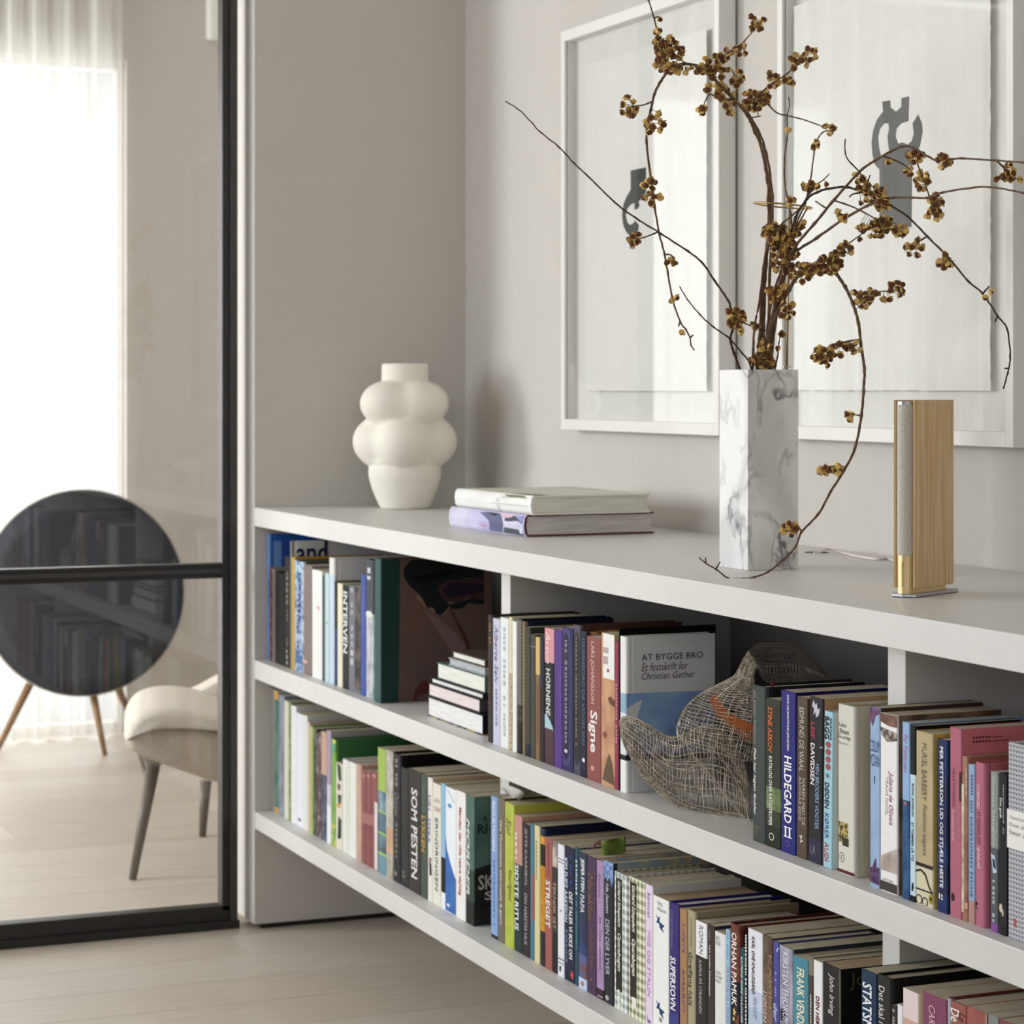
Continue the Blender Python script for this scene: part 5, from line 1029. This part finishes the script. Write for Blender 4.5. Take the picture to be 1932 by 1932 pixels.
sheet('paper_marker', rows, mottled((134, 154, 76), (112, 138, 66), 60, .4, .6, .8), 'green crumpled paper marker sticking up above the lower shelf books', 'paper marker')
Xg = P(1132, 0, Y=.04).x
rows = [[gp(1115 + 2 * k, 1603 - .3 * k), gp(1120 + 3 * k, 1592 + k * 1.5), gp(1129 + 1.4 * k, 1587 + 4 * k), gp(1133, 1585 + 7 * k)] for k in range(3)]
rows = [[(p[0], p[1], max(p[2], ZL + .2105)) for p in r] for r in rows]
sheet('torn_paper', rows, plain((150, 104, 90), .8), 'torn brown paper scrap left of the green marker', 'paper scrap')
# curled white sheet standing on the books behind the first lower divider
rows = []
for (top, mid, bot, y_) in (((944, 1478), (944, 1482), (944, 1487), .075), ((955, 1481), (955, 1487), (953, 1493), .066), ((968, 1485), (965, 1493), (960, 1503), .058), ((980, 1490), (974, 1500), (966, 1514), .052), ((990, 1497), (984, 1506), (974, 1514), .060)):
    rows.append([tuple(P(q[0], q[1], Y=y_ + k * .004)) for k, q in enumerate((top, mid, bot))])
sheet('curled_sheet', rows, plain((206, 204, 198), .6), 'white curled sheet standing on the books under the middle shelf', 'paper')

# ------------------------------------------------------------------ two art books lying on the worktop
def artbook(label, x0, x1, z0, T, yf, D, rz, spine, top, prints, pg, edge):
    X0 = P(x0, 0, Y=yf[0]).x; X1 = P(x1, 0, Y=yf[1]).x; Wd = math.hypot(X1 - X0, yf[1] - yf[0]); rz = math.atan2(yf[1] - yf[0], X1 - X0)
    e = empty('art_book', (X0, yf[0], z0 + .0003), rz); tag(e, label, 'book', 'large books lying on the worktop'); T -= .0004
    tb = .0032; r = T * .3
    prof = [(D, 0), (r * .6, 0), (.002, r * .5), (0, T * .5), (.002, T - r * .5), (r * .6, T), (D, T), (D, T - tb), (.008, T - tb), (.0055, T * .5), (.008, tb), (D, tb)]
    b = MB(); n = len(prof)
    for x in (0, Wd):
        for y, z in prof: b.v.append((x, y, z))
    for i in range(n):
        j = (i + 1) % n; b.f.append((i, j, j + n, i + n)); b.m.append(1 if 1 <= i <= 4 else (2 if i in (5,) else 0))
    b.f.append(tuple(reversed(range(n)))); b.m.append(0); b.f.append(tuple(range(n, 2 * n))); b.m.append(0)
    b.build('cover', [mat_of(edge), mat_of(spine), mat_of(top)], e)
    b = MB(); b.prism([(.0065, T * .5), (.0085, tb + .0002), (D - .004, tb + .0002), (D - .0055, T * .5), (D - .004, T - tb - .0002), (.0085, T - tb - .0002)], .003, Wd - .003, 'x'); b.build('pages', pg, e)
    for qi, (kind, pts, col) in enumerate(prints):
        b = MB(); 
        if kind == 'spine': vs = [(Wd * u, -.0003 - .00004 * qi + .0022 * abs(2 * v - 1) ** 2.2, T * v) for u, v in pts]
        else: vs = [(Wd * u, D * v, T + .0003 + .0001 * qi) for u, v in pts]
        b.add(vs, [tuple(range(len(vs)))]); put('printed_motif', b.mesh('printed_motif', mat_of(col), fix=False), e)
    return e
PG1 = mottled((226, 220, 216), (196, 188, 184), 700, .35, .65, .7, (.02, .02, 1), 1); PG2 = mottled((228, 226, 214), (206, 202, 190), 700, .35, .65, .7, (.02, .02, 1), 1)
LIL = ('n', (224, 222, 236), (196, 190, 226), 9, .35, .65)
Tb = .0405
def fan(u0, u1, v0, v1): return [(u0, v0), (u1, v0), (u1, v1), (u0, v1)]
artbook('thick lilac and slate art book, lower of the two lying on the worktop', 846.5, 988, ZT, Tb, (.137, .151), .268, 0, LIL, (120, 70, 84),
        [('spine', [(.42, .9), (.5, .72), (.56, .5), (.55, .1), (.72, .08), (.74, .5), (.7, .86), (.6, .95)], (112, 114, 150)), ('spine', [(.74, .08), (.98, .05), (.98, .72), (.9, .9), (.76, .82)], (84, 92, 104)),
         ('spine', [(.5, .95), (.62, .8), (.7, .93)], (52, 54, 62)), ('spine', [(.7, .95), (.74, .76), (.84, .82), (.88, .95)], (226, 190, 204)), ('spine', [(.4, .3), (.5, .22), (.54, .3), (.46, .36)], (206, 160, 184)), ('spine', [(.88, .93), (.98, .6), (.98, .95)], (160, 160, 214)), ('spine', [(.94, .35), (.985, .5), (.985, .12), (.95, .15)], (216, 218, 236))], PG1, (118, 66, 78))
artbook('white art book with sketched lines, upper of the two lying on the worktop', 857.5, 1001, ZT + Tb, .0355, (.142, .155), .245, 0, ('n', (240, 240, 238), (232, 231, 226), 14, .35, .65), ('n', (222, 222, 212), (200, 200, 184), 12, .35, .65),
        [('spine', [(.62, .8), (.8, .95), (.95, .85), (.93, .8), (.8, .88), (.64, .74)], (206, 206, 204)), ('spine', fan(.5, .96, .42, .45), (190, 190, 188)), ('spine', [(.66, .96), (.9, .985), (.93, .86), (.72, .82)], (134, 132, 104)), ('spine', fan(.56, .6, .1, .7), (214, 216, 216)),
         ('top', [(.72, .03), (.98, .04), (.98, .16), (.78, .1)], (150, 146, 112))], PG2, (230, 228, 216))

# ------------------------------------------------------------------ woven wire mesh form on the middle shelf
WIRE = mottled((226, 214, 196), (160, 150, 134), 120, .35, .65, .45); ORW = plain((190, 110, 52), .5); WIREL = plain((206, 196, 180), .4, .3)
def Yp(px): return -.002 + (px - 1170) * .112 / 240 if px < 1410 else .110 + (px - 1410) * .06 / 150
def base(px, py): return P(px, py, Y=Yp(px))
em = empty('wire_mesh_form', base(1350, 1545)); em.location.z = ZU + .001
tag(em, 'woven grey wire mesh form with an orange band, pinched and curled on the middle shelf', 'sculpture')
o0 = em.location.copy()
def woven(name, secs, nu, nv, depth, seed, mat, wr=.00042, layer=0.0, squash=1.0, band=None):
    """sections are pairs of traced edge points; the form bulges towards and away from the room between them"""
    A = smooth_line([base(*a) for a, c in secs], 8); B = smooth_line([base(*c) for a, c in secs], 8)
    m_ = len(A); rr = random.Random(seed); dirn = Vector((.92, -.39, 0)).normalized()
    def S_(u, v):
        f = u * (m_ - 1); i = min(int(f), m_ - 2); t = f - i
        a = A[i].lerp(A[i + 1], t); c = B[i].lerp(B[i + 1], t); mid = (a + c) / 2; half = (a - c) / 2
        R__ = min(half.length, depth) * squash
        an = v * 2 * pi
        ripple = 1 + .03 * sin(an * 3 + u * 9) + layer
        p = mid + half * cos(an) * (1 + layer) + dirn * (sin(an) * R__ * ripple)
        if p.z < ZU + .0012: p.z = ZU + .0012
        return p
    b = MB()
    for i in range(nu):
        u = (i + .5 + rr.uniform(-.22, .22)) / nu; ph = rr.uniform(-.01, .01)
        n = 44; pts = [S_(min(max(u + .006 * sin(k * .7 + i), 0), 1), k / n + ph) - o0 for k in range(n + 1)]
        b.tube(pts, wr * rr.uniform(.8, 1.25), 3, 0, False)
    for j in range(nv):
        v = (j + rr.uniform(-.25, .25)) / nv; n = 34
        w_ = rr.uniform(-.05, .05)
        pts = [S_(k / n, v + w_ * k / n + .004 * sin(k * .9 + j)) - o0 for k in range(n + 1)]
        b.tube(pts, wr * rr.uniform(.8, 1.25), 3, 0, False)
    o = b.build(name, mat, em, fix=False); o['kind'] = 'stuff'
    return S_
body = [((1169, 1360), (1171, 1388)), ((1176, 1352), (1178, 1408)), ((1196, 1354), (1194, 1436)), ((1222, 1366), (1212, 1464)), ((1248, 1384), (1236, 1490)), ((1272, 1391), (1262, 1512)), ((1300, 1380), (1296, 1532)),
        ((1328, 1368), (1330, 1544)), ((1356, 1374), (1362, 1549)), ((1384, 1398), (1388, 1550)), ((1404, 1440), (1404, 1549)), ((1414, 1490), (1412, 1548))]
woven('wire_body', body, 54, 46, .044, 1, WIRE, .00056)
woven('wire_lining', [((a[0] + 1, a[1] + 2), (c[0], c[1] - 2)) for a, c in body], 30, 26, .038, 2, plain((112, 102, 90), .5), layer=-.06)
dome = [((1276, 1392), (1424, 1436)), ((1278, 1368), (1430, 1400)), ((1290, 1340), (1432, 1366)), ((1310, 1318), (1432, 1336)), ((1336, 1301), (1430, 1312)), ((1362, 1288), (1426, 1298)), ((1383, 1276), (1424, 1288)), ((1393, 1262), (1423, 1276)), ((1402, 1244), (1426, 1262)), ((1412, 1228), (1434, 1258))]
Sd = woven('wire_dome', dome, 40, 46, .046, 3, WIRE, .00052)
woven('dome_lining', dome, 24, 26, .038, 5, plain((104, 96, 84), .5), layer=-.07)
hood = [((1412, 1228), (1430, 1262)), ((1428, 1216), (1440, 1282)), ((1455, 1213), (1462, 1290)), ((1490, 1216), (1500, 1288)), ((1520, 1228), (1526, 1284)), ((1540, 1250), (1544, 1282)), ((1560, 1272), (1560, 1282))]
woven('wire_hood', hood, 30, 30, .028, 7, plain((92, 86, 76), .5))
b = MB()                                                # orange strands sewn across the dome
for k in range(9):
    w_ = k / 8 - .5
    pts = smooth_line([base(x + w_ * ux, y + w_ * uy) + Vector((.92, -.39, 0)) * (.047 - dy) - o0 for x, y, ux, uy, dy in ((1343, 1308, -14, 8, .012), (1350, 1324, -14, 8, .004), (1366, 1342, -11, 12, 0), (1388, 1356, -7, 14, 0), (1408, 1364, -6, 15, .002), (1428, 1371, -5, 15, .008))], 6)
    b.tube(pts, .00075, 3, 0, False)
for k in range(26):
    u_ = k / 25; px_ = 1345 + 78 * u_; py_ = 1318 + 50 * u_ ** .6
    pts = [base(px_, py_ + q) + Vector((.92, -.39, 0)) * .0465 - o0 for q in (0, 10, 20 + 10 * u_)]
    b.tube(pts, .0004, 3, 0, False)
o = b.build('orange_band', ORW, em, fix=False); o['kind'] = 'stuff'
for (pa) in ([(1290, 1392), (1320, 1440), (1370, 1500), (1402, 1540)], [(1310, 1420), (1350, 1470), (1390, 1520), (1408, 1543)], [(1330, 1392), (1370, 1440), (1400, 1500), (1406, 1540)], [(1405, 1525), (1409, 1540), (1411, 1553)], [(1366, 1526), (1352, 1540), (1342, 1552), (1337, 1563)]):
    pts = smooth_line([base(x, y) + Vector((.92, -.39, 0)) * (.046 if y < 1545 else .03) for x, y in pa], 5)
    pts = [Vector((p.x, p.y, max(p.z, ZU + .001))) - o0 for p in pts]
    b = MB(); b.tube(pts, .0006, 4, 0); b.build('loose_wire', WIREL, em)

# ------------------------------------------------------------------ dry berry branches in the marble vase
BARK = mottled((124, 100, 80), (88, 68, 54), 300, .35, .65, .75, (1, 1, .3)); BARKD = mottled((84, 68, 56), (58, 47, 40), 300, .35, .65, .75)
SEED = mottled((92, 58, 42), (116, 76, 56), 200, .35, .65, .55); HUSK = mottled((240, 208, 132), (206, 166, 94), 250, .3, .7, .6)
def berry_mesh(seed):
    """dark round seed held by three or four curled ochre husk lobes"""
    rr = random.Random(seed); b = bmesh.new(); bmesh.ops.create_icosphere(b, subdivisions=2, radius=.0037)
    me = bpy.data.meshes.new('berry'); b.to_mesh(me); b.free()
    v = [tuple(p.co) for p in me.vertices]; f = [tuple(p.vertices) for p in me.polygons]; bpy.data.meshes.remove(me)
    m_ = MB(); m_.add(v, f, 0); nl = 3 if seed % 3 else 4
    for k in range(nl):
        a = 2 * pi * k / nl + rr.uniform(-.2, .2); op = rr.uniform(.95, 1.6)          # how far the lobe opens
        rows = []
        for i in range(5):
            t_ = i / 4; th_ = -pi / 2 + t_ * op * 1.25; r = .0044 + .0016 * t_; wd = (1.0 * sin(pi * min(.98, t_ * .8 + .12))) 
            rows.append([(r * cos(th_) * cos(a + wd * s_), r * cos(th_) * sin(a + wd * s_), r * sin(th_) * .95) for s_ in (-1, -.4, .4, 1)])
        for off in (0, 1):
            o_ = len(m_.v)
            for row in rows:
                for p in row: m_.v.append(tuple(c * (1 - .05 * off) for c in p))
            for i in range(4):
                for j in range(3):
                    q = (o_ + i * 4 + j, o_ + i * 4 + j + 1, o_ + i * 4 + j + 5, o_ + i * 4 + j + 4); m_.f.append(q if not off else q[::-1]); m_.m.append(1)
    return m_.mesh('berry', [SEED, HUSK], True, False)
BERRY = [berry_mesh(i) for i in range(7)]
rb_ = random.Random(11)
def branch(label, main, r0, r1, near, subs=(), clusters=(), singles=(), dark=False, base_in=True):
    """main: traced pixels from the vase upward; near: distance in front of (+) or behind (-) the vase, one per end"""
    n0 = len(main)
    mat = BARKD if dark else BARK
    cum = [0]
    for i in range(1, n0): cum.append(cum[-1] + math.hypot(main[i][0] - main[i - 1][0], main[i][1] - main[i - 1][1]))
    def dep(t): 
        if isinstance(near, (int, float)): return VD - near * t
        a = t * (len(near) - 1); i = min(int(a), len(near) - 2); k = a - i; return VD - (near[i] * (1 - k) + near[i + 1] * k)
    P3 = [PD(x, y, dep(cum[i] / cum[-1])) for i, (x, y) in enumerate(main)]
    pts = smooth_line(P3, 6)
    if base_in:                                             # run the stem down inside the vase
        foot = VC + Vector((rb_.uniform(-.015, .015), rb_.uniform(-.015, .015), -.16)); pts = [foot] + pts
    org = pts[0].copy()
    e = empty('berry_branch', org); tag(e, label, 'branch', 'dry berry branches in the marble vase')
    N_ = len(pts); b = MB()
    rad = [1.18 * (r0 + (r1 - r0) * (i / (N_ - 1)) ** .8) * (1 + .10 * sin(i * 2.3)) * (1.28 if i % 6 == 1 and i > 2 else 1) for i in range(N_)]
    jit = [Vector((rb_.uniform(-1, 1), rb_.uniform(-1, 1), rb_.uniform(-1, 1))) * .00035 for _ in pts]
    b.tube([p + j - org for p, j in zip(pts, jit)], rad, 7, 0)
    b.build('stem', mat, e, smooth=True)
    allp = list(zip([None] * N_, pts))
    for sub in subs:
        (x, y) = sub[0]; near_p = min(pts, key=lambda p: (p - PD(x, y, (p - CAM).dot(FWD))).length)
        D = (near_p - CAM).dot(FWD); dd = rb_.uniform(-.02, .02)
        sp_ = smooth_line([near_p] + [PD(px, py, D + dd * (k + 1) / len(sub)) for k, (px, py) in enumerate(sub[1:])], 5)
        ls = len(sp_); b = MB(); b.tube([p - org for p in sp_], [max(.0007, .0014 - .0006 * i / ls) * (1.25 if i % 5 == 3 else 1) for i in range(ls)], 6, 0)
        b.build('twig', mat, e, smooth=True); allp += [(None, p) for p in sp_]
    tw = MB()
    def add_berry(p, root, s_=1.0):
        o = bpy.data.objects.new('berry', rb_.choice(BERRY)); C.objects.link(o); o.parent = e; o.location = p - org
        dirv = (p - root); dirv = dirv.normalized() if dirv.length > 1e-5 else Vector((0, 0, 1))
        q = Vector((dirv.x + rb_.uniform(-.7, .7), dirv.y + rb_.uniform(-.7, .7), dirv.z + rb_.uniform(-.7, .7))).to_track_quat('Z', 'Y')
        o.rotation_euler = q.to_euler(); s_ *= rb_.uniform(.92, 1.2); o.scale = (s_, s_, s_)
        mid = (p + root) / 2 + Vector((0, 0, .0015)); tw.tube([root - org, mid - org, p - org], .00045, 4, 0, False)
    for (cx_, cy_, rx_, ry_, n) in clusters:
        n = n if n < 10 else int(n * .82)
        cp = min([p for _, p in allp], key=lambda p: (p - PD(cx_, cy_, (p - CAM).dot(FWD))).length)
        D = (cp - CAM).dot(FWD); placed = []
        for _ in range(n):
            best = None
            for tr_ in range(30):
                a = rb_.uniform(0, 2 * pi); q = math.sqrt(rb_.random())
                p = PD(cx_ + rx_ * q * cos(a), cy_ + ry_ * q * sin(a), D + rb_.uniform(-1, 1) * max(.007, min(rx_, ry_) / FPX * D * .9))
                dm = min([(p - z).length for z in placed] or [1])
                if best is None or dm > best[0]: best = (dm, p)
                if dm > .0088: break
            p = best[1]; placed.append(p)
            root = min([z for _, z in allp], key=lambda z: (z - p).length)
            add_berry(p, root)
    for (cx_, cy_) in singles:
        cp = min([p for _, p in allp], key=lambda p: (p - PD(cx_, cy_, (p - CAM).dot(FWD))).length)
        add_berry(PD(cx_, cy_, (cp - CAM).dot(FWD)), cp)
    if tw.f: 
        o = tw.build('pedicels', mat, e, fix=False); o['kind'] = 'stuff'
    return e

# A: thick twisted stem arching over at the top and hanging down at the left
branch('thick central branch arching over, then hanging down before the left picture',
       [(1436, 694), (1439, 640), (1441, 570), (1444, 505), (1450, 440), (1452, 376), (1448, 337), (1439, 286), (1428, 251), (1414, 223), (1397, 200), (1385, 188), (1344, 147), (1318, 126), (1292, 120), (1274, 125), (1259, 136), (1246, 155), (1235, 176), (1228, 207), (1222, 233), (1220, 267), (1226, 323), (1235, 388), (1243, 437), (1254, 480), (1260, 516), (1269, 565), (1283, 606), (1294, 622), (1302, 637), (1304, 652), (1310, 660)],
       .0030, .00085, (0, 0, .03, .10, .13, .12),
       subs=[[(1231, 193), (1214, 198), (1196, 200)], [(1243, 438), (1226, 444), (1208, 450), (1198, 450)], [(1254, 479), (1265, 481), (1271, 488), (1270, 500)], [(1343, 147), (1354, 119), (1370, 102), (1393, 89), (1411, 70), (1427, 52), (1434, 46)], [(1385, 188), (1360, 186), (1340, 178), (1331, 190), (1326, 204)], [(1392, 193), (1391, 168), (1386, 145), (1381, 132)], [(1283, 606), (1280, 616)], [(1268, 565), (1276, 560)], [(1302, 637), (1308, 632)]],
       clusters=[(1349, 118, 20, 17, 15), (1353, 137, 16, 12, 10), (1330, 130, 14, 9, 5), (1300, 131, 24, 9, 10), (1268, 128, 22, 10, 12), (1370, 102, 16, 12, 6), (1397, 95, 12, 15, 6), (1431, 44, 18, 16, 7), (1186, 202, 20, 20, 14), (1238, 233, 20, 22, 14), (1229, 364, 18, 24, 16), (1196, 448, 11, 14, 7), (1266, 494, 8, 6, 3), (1350, 170, 18, 14, 8), (1375, 195, 16, 26, 14), (1392, 150, 12, 18, 10), (1326, 207, 8, 8, 4)],
       singles=[(1417, 30), (1374, 131), (1266, 568), (1277, 562), (1286, 628)])
# a second stem wound round the first, with the upward shoot
branch('slender stem wound round the thick one, its tip leaving the picture above the left frame',
       [(1428, 694), (1433, 640), (1437, 560), (1441, 505), (1454, 440), (1449, 376), (1453, 330), (1443, 286), (1424, 251), (1416, 230), (1400, 205), (1380, 180), (1350, 152), (1322, 130), (1296, 121), (1268, 130), (1258, 118), (1250, 98), (1241, 67), (1234, 34), (1223, 0), (1214, -26)],
       .0022, .0009, (0, .005, .03, .06, .09), subs=[[(1251, 92), (1272, 102), (1292, 118), (1306, 124)], [(1234, 33), (1243, 31)]],
       clusters=[(1240, 78, 9, 22, 10), (1251, 100, 14, 16, 12), (1262, 82, 14, 10, 6), (1278, 98, 14, 12, 8), (1247, 118, 12, 16, 8)], singles=[(1246, 37), (1245, 58), (1284, 92)])
# the shoots to the upper right
branch('branch rising to the upper right with dense berry clumps between the two pictures',
       [(1446, 694), (1450, 620), (1452, 520), (1456, 440), (1457, 370), (1446, 290), (1430, 245), (1412, 214), (1409, 200), (1434, 177), (1457, 157), (1480, 143), (1500, 126), (1520, 113)],
       .0022, .0009, (0, -.02, -.04, -.03), subs=[[(1440, 182), (1463, 211), (1490, 219), (1517, 226), (1548, 237), (1556, 240)], [(1414, 223), (1424, 221), (1436, 219)], [(1480, 145), (1484, 152)]],
       clusters=[(1424, 186, 20, 24, 18), (1443, 184, 14, 12, 8), (1458, 149, 13, 16, 9), (1489, 154, 10, 7, 4), (1497, 116, 11, 14, 7), (1527, 107, 17, 20, 17), (1414, 200, 14, 12, 8)], singles=[(1560, 238), (1570, 240)])
# thin vertical one
branch('thin bare stem standing almost upright left of the brass ring',
       [(1441, 694), (1449, 609), (1462, 544), (1480, 495), (1497, 460), (1494, 428), (1492, 404), (1487, 380), (1481, 349), (1480, 303), (1485, 262), (1486, 246), (1485, 217), (1490, 200), (1488, 183)], .0016, .0007, (0, .03, .05), singles=[(1487, 245)], clusters=[(1492, 380, 8, 8, 4)])
branch('thin stem with a forked berry tip rising to the right of the brass ring',
       [(1444, 694), (1454, 609), (1472, 526), (1488, 470), (1498, 433), (1519, 384), (1521, 377), (1531, 329), (1538, 275), (1551, 251), (1566, 246)], .0017, .0008, (0, -.02, -.02), subs=[[(1521, 377), (1535, 352), (1550, 342), (1565, 328)], [(1540, 270), (1537, 262)]],
       clusters=[(1540, 276, 7, 8, 4), (1520, 353, 7, 7, 3), (1534, 352, 10, 7, 5)], singles=[(1568, 250), (1572, 241), (1560, 348), (1556, 238), (1566, 253)])
# D: long straight branch to the right edge
branch('long branch rising straight to the right, bending level before the right picture edge',
       [(1449, 694), (1452, 640), (1465, 560), (1482, 500), (1501, 464), (1537, 422), (1573, 378), (1623, 323), (1651, 303), (1680, 286), (1703, 276), (1723, 279), (1749, 294), (1771, 303), (1814, 299), (1880, 303), (1932, 307), (1975, 312)],
       .0023, .0010, (0, .05, .17, .37), subs=[[(1723, 279), (1731, 309), (1746, 349), (1757, 383), (1759, 402)], [(1666, 295), (1690, 303), (1709, 313), (1718, 322)], [(1883, 304), (1894, 317), (1903, 331), (1912, 337)], [(1571, 380), (1608, 390), (1640, 406), (1654, 414)], [(1560, 392), (1548, 386), (1538, 379)]],
       clusters=[(1727, 297, 18, 10, 8), (1739, 340, 13, 17, 12), (1767, 377, 12, 14, 8), (1763, 403, 16, 11, 11), (1781, 303, 14, 14, 9), (1905, 320, 10, 12, 6), (1901, 333, 10, 8, 6), (1668, 424, 18, 16, 16), (1652, 436, 16, 14, 10), (1700, 434, 14, 11, 7), (1625, 430, 10, 8, 4), (1715, 322, 8, 8, 4)], singles=[(1677, 306), (1880, 338), (1925, 339), (1711, 294)])
# E: arc over then down to the lower right
branch('long thin branch arching over and dropping before the right picture',
       [(1451, 694), (1458, 620), (1470, 540), (1484, 470), (1502, 410), (1523, 375), (1543, 362), (1563, 356), (1597, 353), (1629, 363), (1650, 374), (1668, 381), (1709, 406), (1749, 446), (1786, 483), (1828, 531), (1854, 554), (1882, 596), (1900, 621), (1906, 672), (1901, 705), (1893, 733)],
       .0020, .0009, (0, .02, .10, .22, .30), dark=True, subs=[[(1650, 372), (1634, 346), (1620, 323), (1599, 300), (1594, 280), (1595, 262)], [(1746, 446), (1735, 455), (1725, 463)], [(1854, 554), (1862, 545), (1867, 540)], [(1882, 597), (1877, 608)], [(1903, 695), (1895, 695)], [(1634, 346), (1642, 330)], [(1629, 362), (1610, 366), (1602, 372)]],
       clusters=[(1646, 366, 20, 18, 22), (1662, 383, 14, 12, 8), (1619, 335, 10, 9, 5), (1630, 350, 10, 10, 5), (1724, 468, 18, 16, 9), (1783, 492, 15, 14, 11)], singles=[(1624, 384), (1656, 392), (1870, 551), (1859, 562), (1731, 452)])
# F: second branch to the right edge
branch('lower long branch curving to the right edge across the foot of the dark print',
       [(1453, 694), (1464, 600), (1478, 530), (1495, 482), (1542, 448), (1594, 412), (1637, 388), (1660, 378), (1683, 373), (1720, 373), (1749, 373), (1780, 363), (1837, 354), (1877, 354), (1932, 364), (1975, 370)], .0022, .0010, (0, .04, .18, .37), clusters=[(1590, 411, 10, 6, 4), (1664, 376, 10, 9, 5)], singles=[(1580, 398)])
# G: big arching branch sweeping down round the front of the vase
branch('heavy branch arching right, then sweeping down past the vase to the worktop',
       [(1455, 694), (1450, 640), (1455, 612), (1465, 593), (1488, 547), (1511, 516), (1537, 505), (1557, 501), (1576, 515), (1594, 541), (1609, 573), (1620, 611), (1625, 655), (1631, 694), (1629, 738), (1625, 784), (1613, 845), (1592, 889), (1567, 928), (1544, 970), (1513, 1003), (1500, 1033), (1474, 1059), (1451, 1078), (1422, 1089), (1390, 1092), (1372, 1090), (1351, 1074), (1332, 1063), (1319, 1052)],
       .0030, .0008, (0, .03, .06, .10, .14, .17, .19, .195), subs=[[(1557, 501), (1577, 484), (1595, 465), (1614, 450), (1640, 432), (1652, 426)], [(1611, 569), (1632, 560), (1655, 551), (1675, 549)], [(1622, 639), (1603, 643), (1584, 648), (1566, 656), (1550, 664)], [(1625, 785), (1616, 783), (1607, 781)], [(1589, 884), (1575, 880), (1562, 881)], [(1513, 1002), (1505, 994), (1497, 996)], [(1333, 1063), (1331, 1052)], [(1352, 1073), (1355, 1066), (1359, 1060)]],
       clusters=[(1514, 514, 24, 18, 24), (1540, 508, 12, 10, 8), (1566, 498, 22, 16, 20), (1580, 488, 14, 16, 12), (1596, 470, 16, 12, 8), (1556, 512, 12, 8, 6), (1637, 556, 18, 12, 9), (1630, 572, 16, 8, 6), (1692, 545, 15, 14, 13), (1673, 564, 8, 6, 3), (1614, 656, 10, 9, 5), (1600, 653, 8, 8, 4), (1580, 660, 13, 14, 7), (1548, 669, 18, 16, 14), (1560, 684, 12, 8, 4), (1602, 786, 6, 7, 3), (1562, 887, 20, 7, 8), (1583, 887, 7, 9, 3), (1489, 998, 13, 13, 9)], singles=[(1612, 551), (1622, 452), (1640, 428)])
# H and I: to the left
branch('long bare branch reaching far left past the left picture to the wall',
       [(1395, 694), (1385, 666), (1378, 640), (1383, 619), (1386, 600), (1379, 583), (1374, 567), (1348, 529), (1326, 497), (1298, 474), (1244, 439), (1199, 411), (1160, 382), (1111, 334), (1083, 308), (1054, 277), (1018, 248), (1005, 233), (979, 207), (954, 191)],
       .0019, .0007, (0, -.02, -.04, -.06), dark=True, subs=[[(1386, 602), (1405, 610), (1423, 617), (1449, 625)]], clusters=[(1388, 598, 17, 17, 17), (1382, 608, 10, 8, 4), (1422, 616, 7, 5, 3), (1394, 622, 6, 8, 3)], singles=[(1404, 602), (1376, 607)])
branch('short thin bare branch leaning left over the vase rim',
       [(1418, 700), (1414, 684), (1400, 666), (1374, 637), (1346, 617), (1320, 593), (1297, 565), (1282, 540)], .0014, .0007, (0, .02, .03), dark=True)
branch('short upright twig with a single berry at the right inside the vase',
       [(1462, 694), (1467, 673), (1470, 645), (1471, 636)], .0011, .0008, (0, .0), dark=True, singles=[(1476, 630), (1467, 657)])
branch('straight plain stem at the left of the central bundle, rising from the vase',
       [(1420, 696), (1421, 660), (1424, 615), (1434, 560), (1440, 505), (1447, 470), (1468, 430), (1500, 402), (1521, 380)], .0018, .001, (0, .02, .0), clusters=[(1462, 440, 22, 16, 22), (1478, 462, 22, 18, 22)])
branch('stem crowded with berries low in the centre of the bundle',
       [(1440, 698), (1446, 650), (1458, 590), (1472, 530), (1484, 490), (1494, 452), (1508, 420), (1524, 392)], .0020, .001, (0, .03, .03), dark=False,
       clusters=[(1452, 440, 16, 18, 12), (1490, 445, 22, 16, 16), (1488, 480, 20, 20, 20), (1466, 490, 16, 20, 12), (1480, 505, 18, 10, 9), (1510, 424, 10, 8, 4), (1484, 585, 16, 16, 14), (1466, 560, 16, 16, 10), (1456, 552, 10, 14, 5), (1476, 545, 8, 8, 3), (1437, 680, 20, 14, 16), (1442, 655, 14, 12, 8), (1452, 690, 12, 6, 4)])
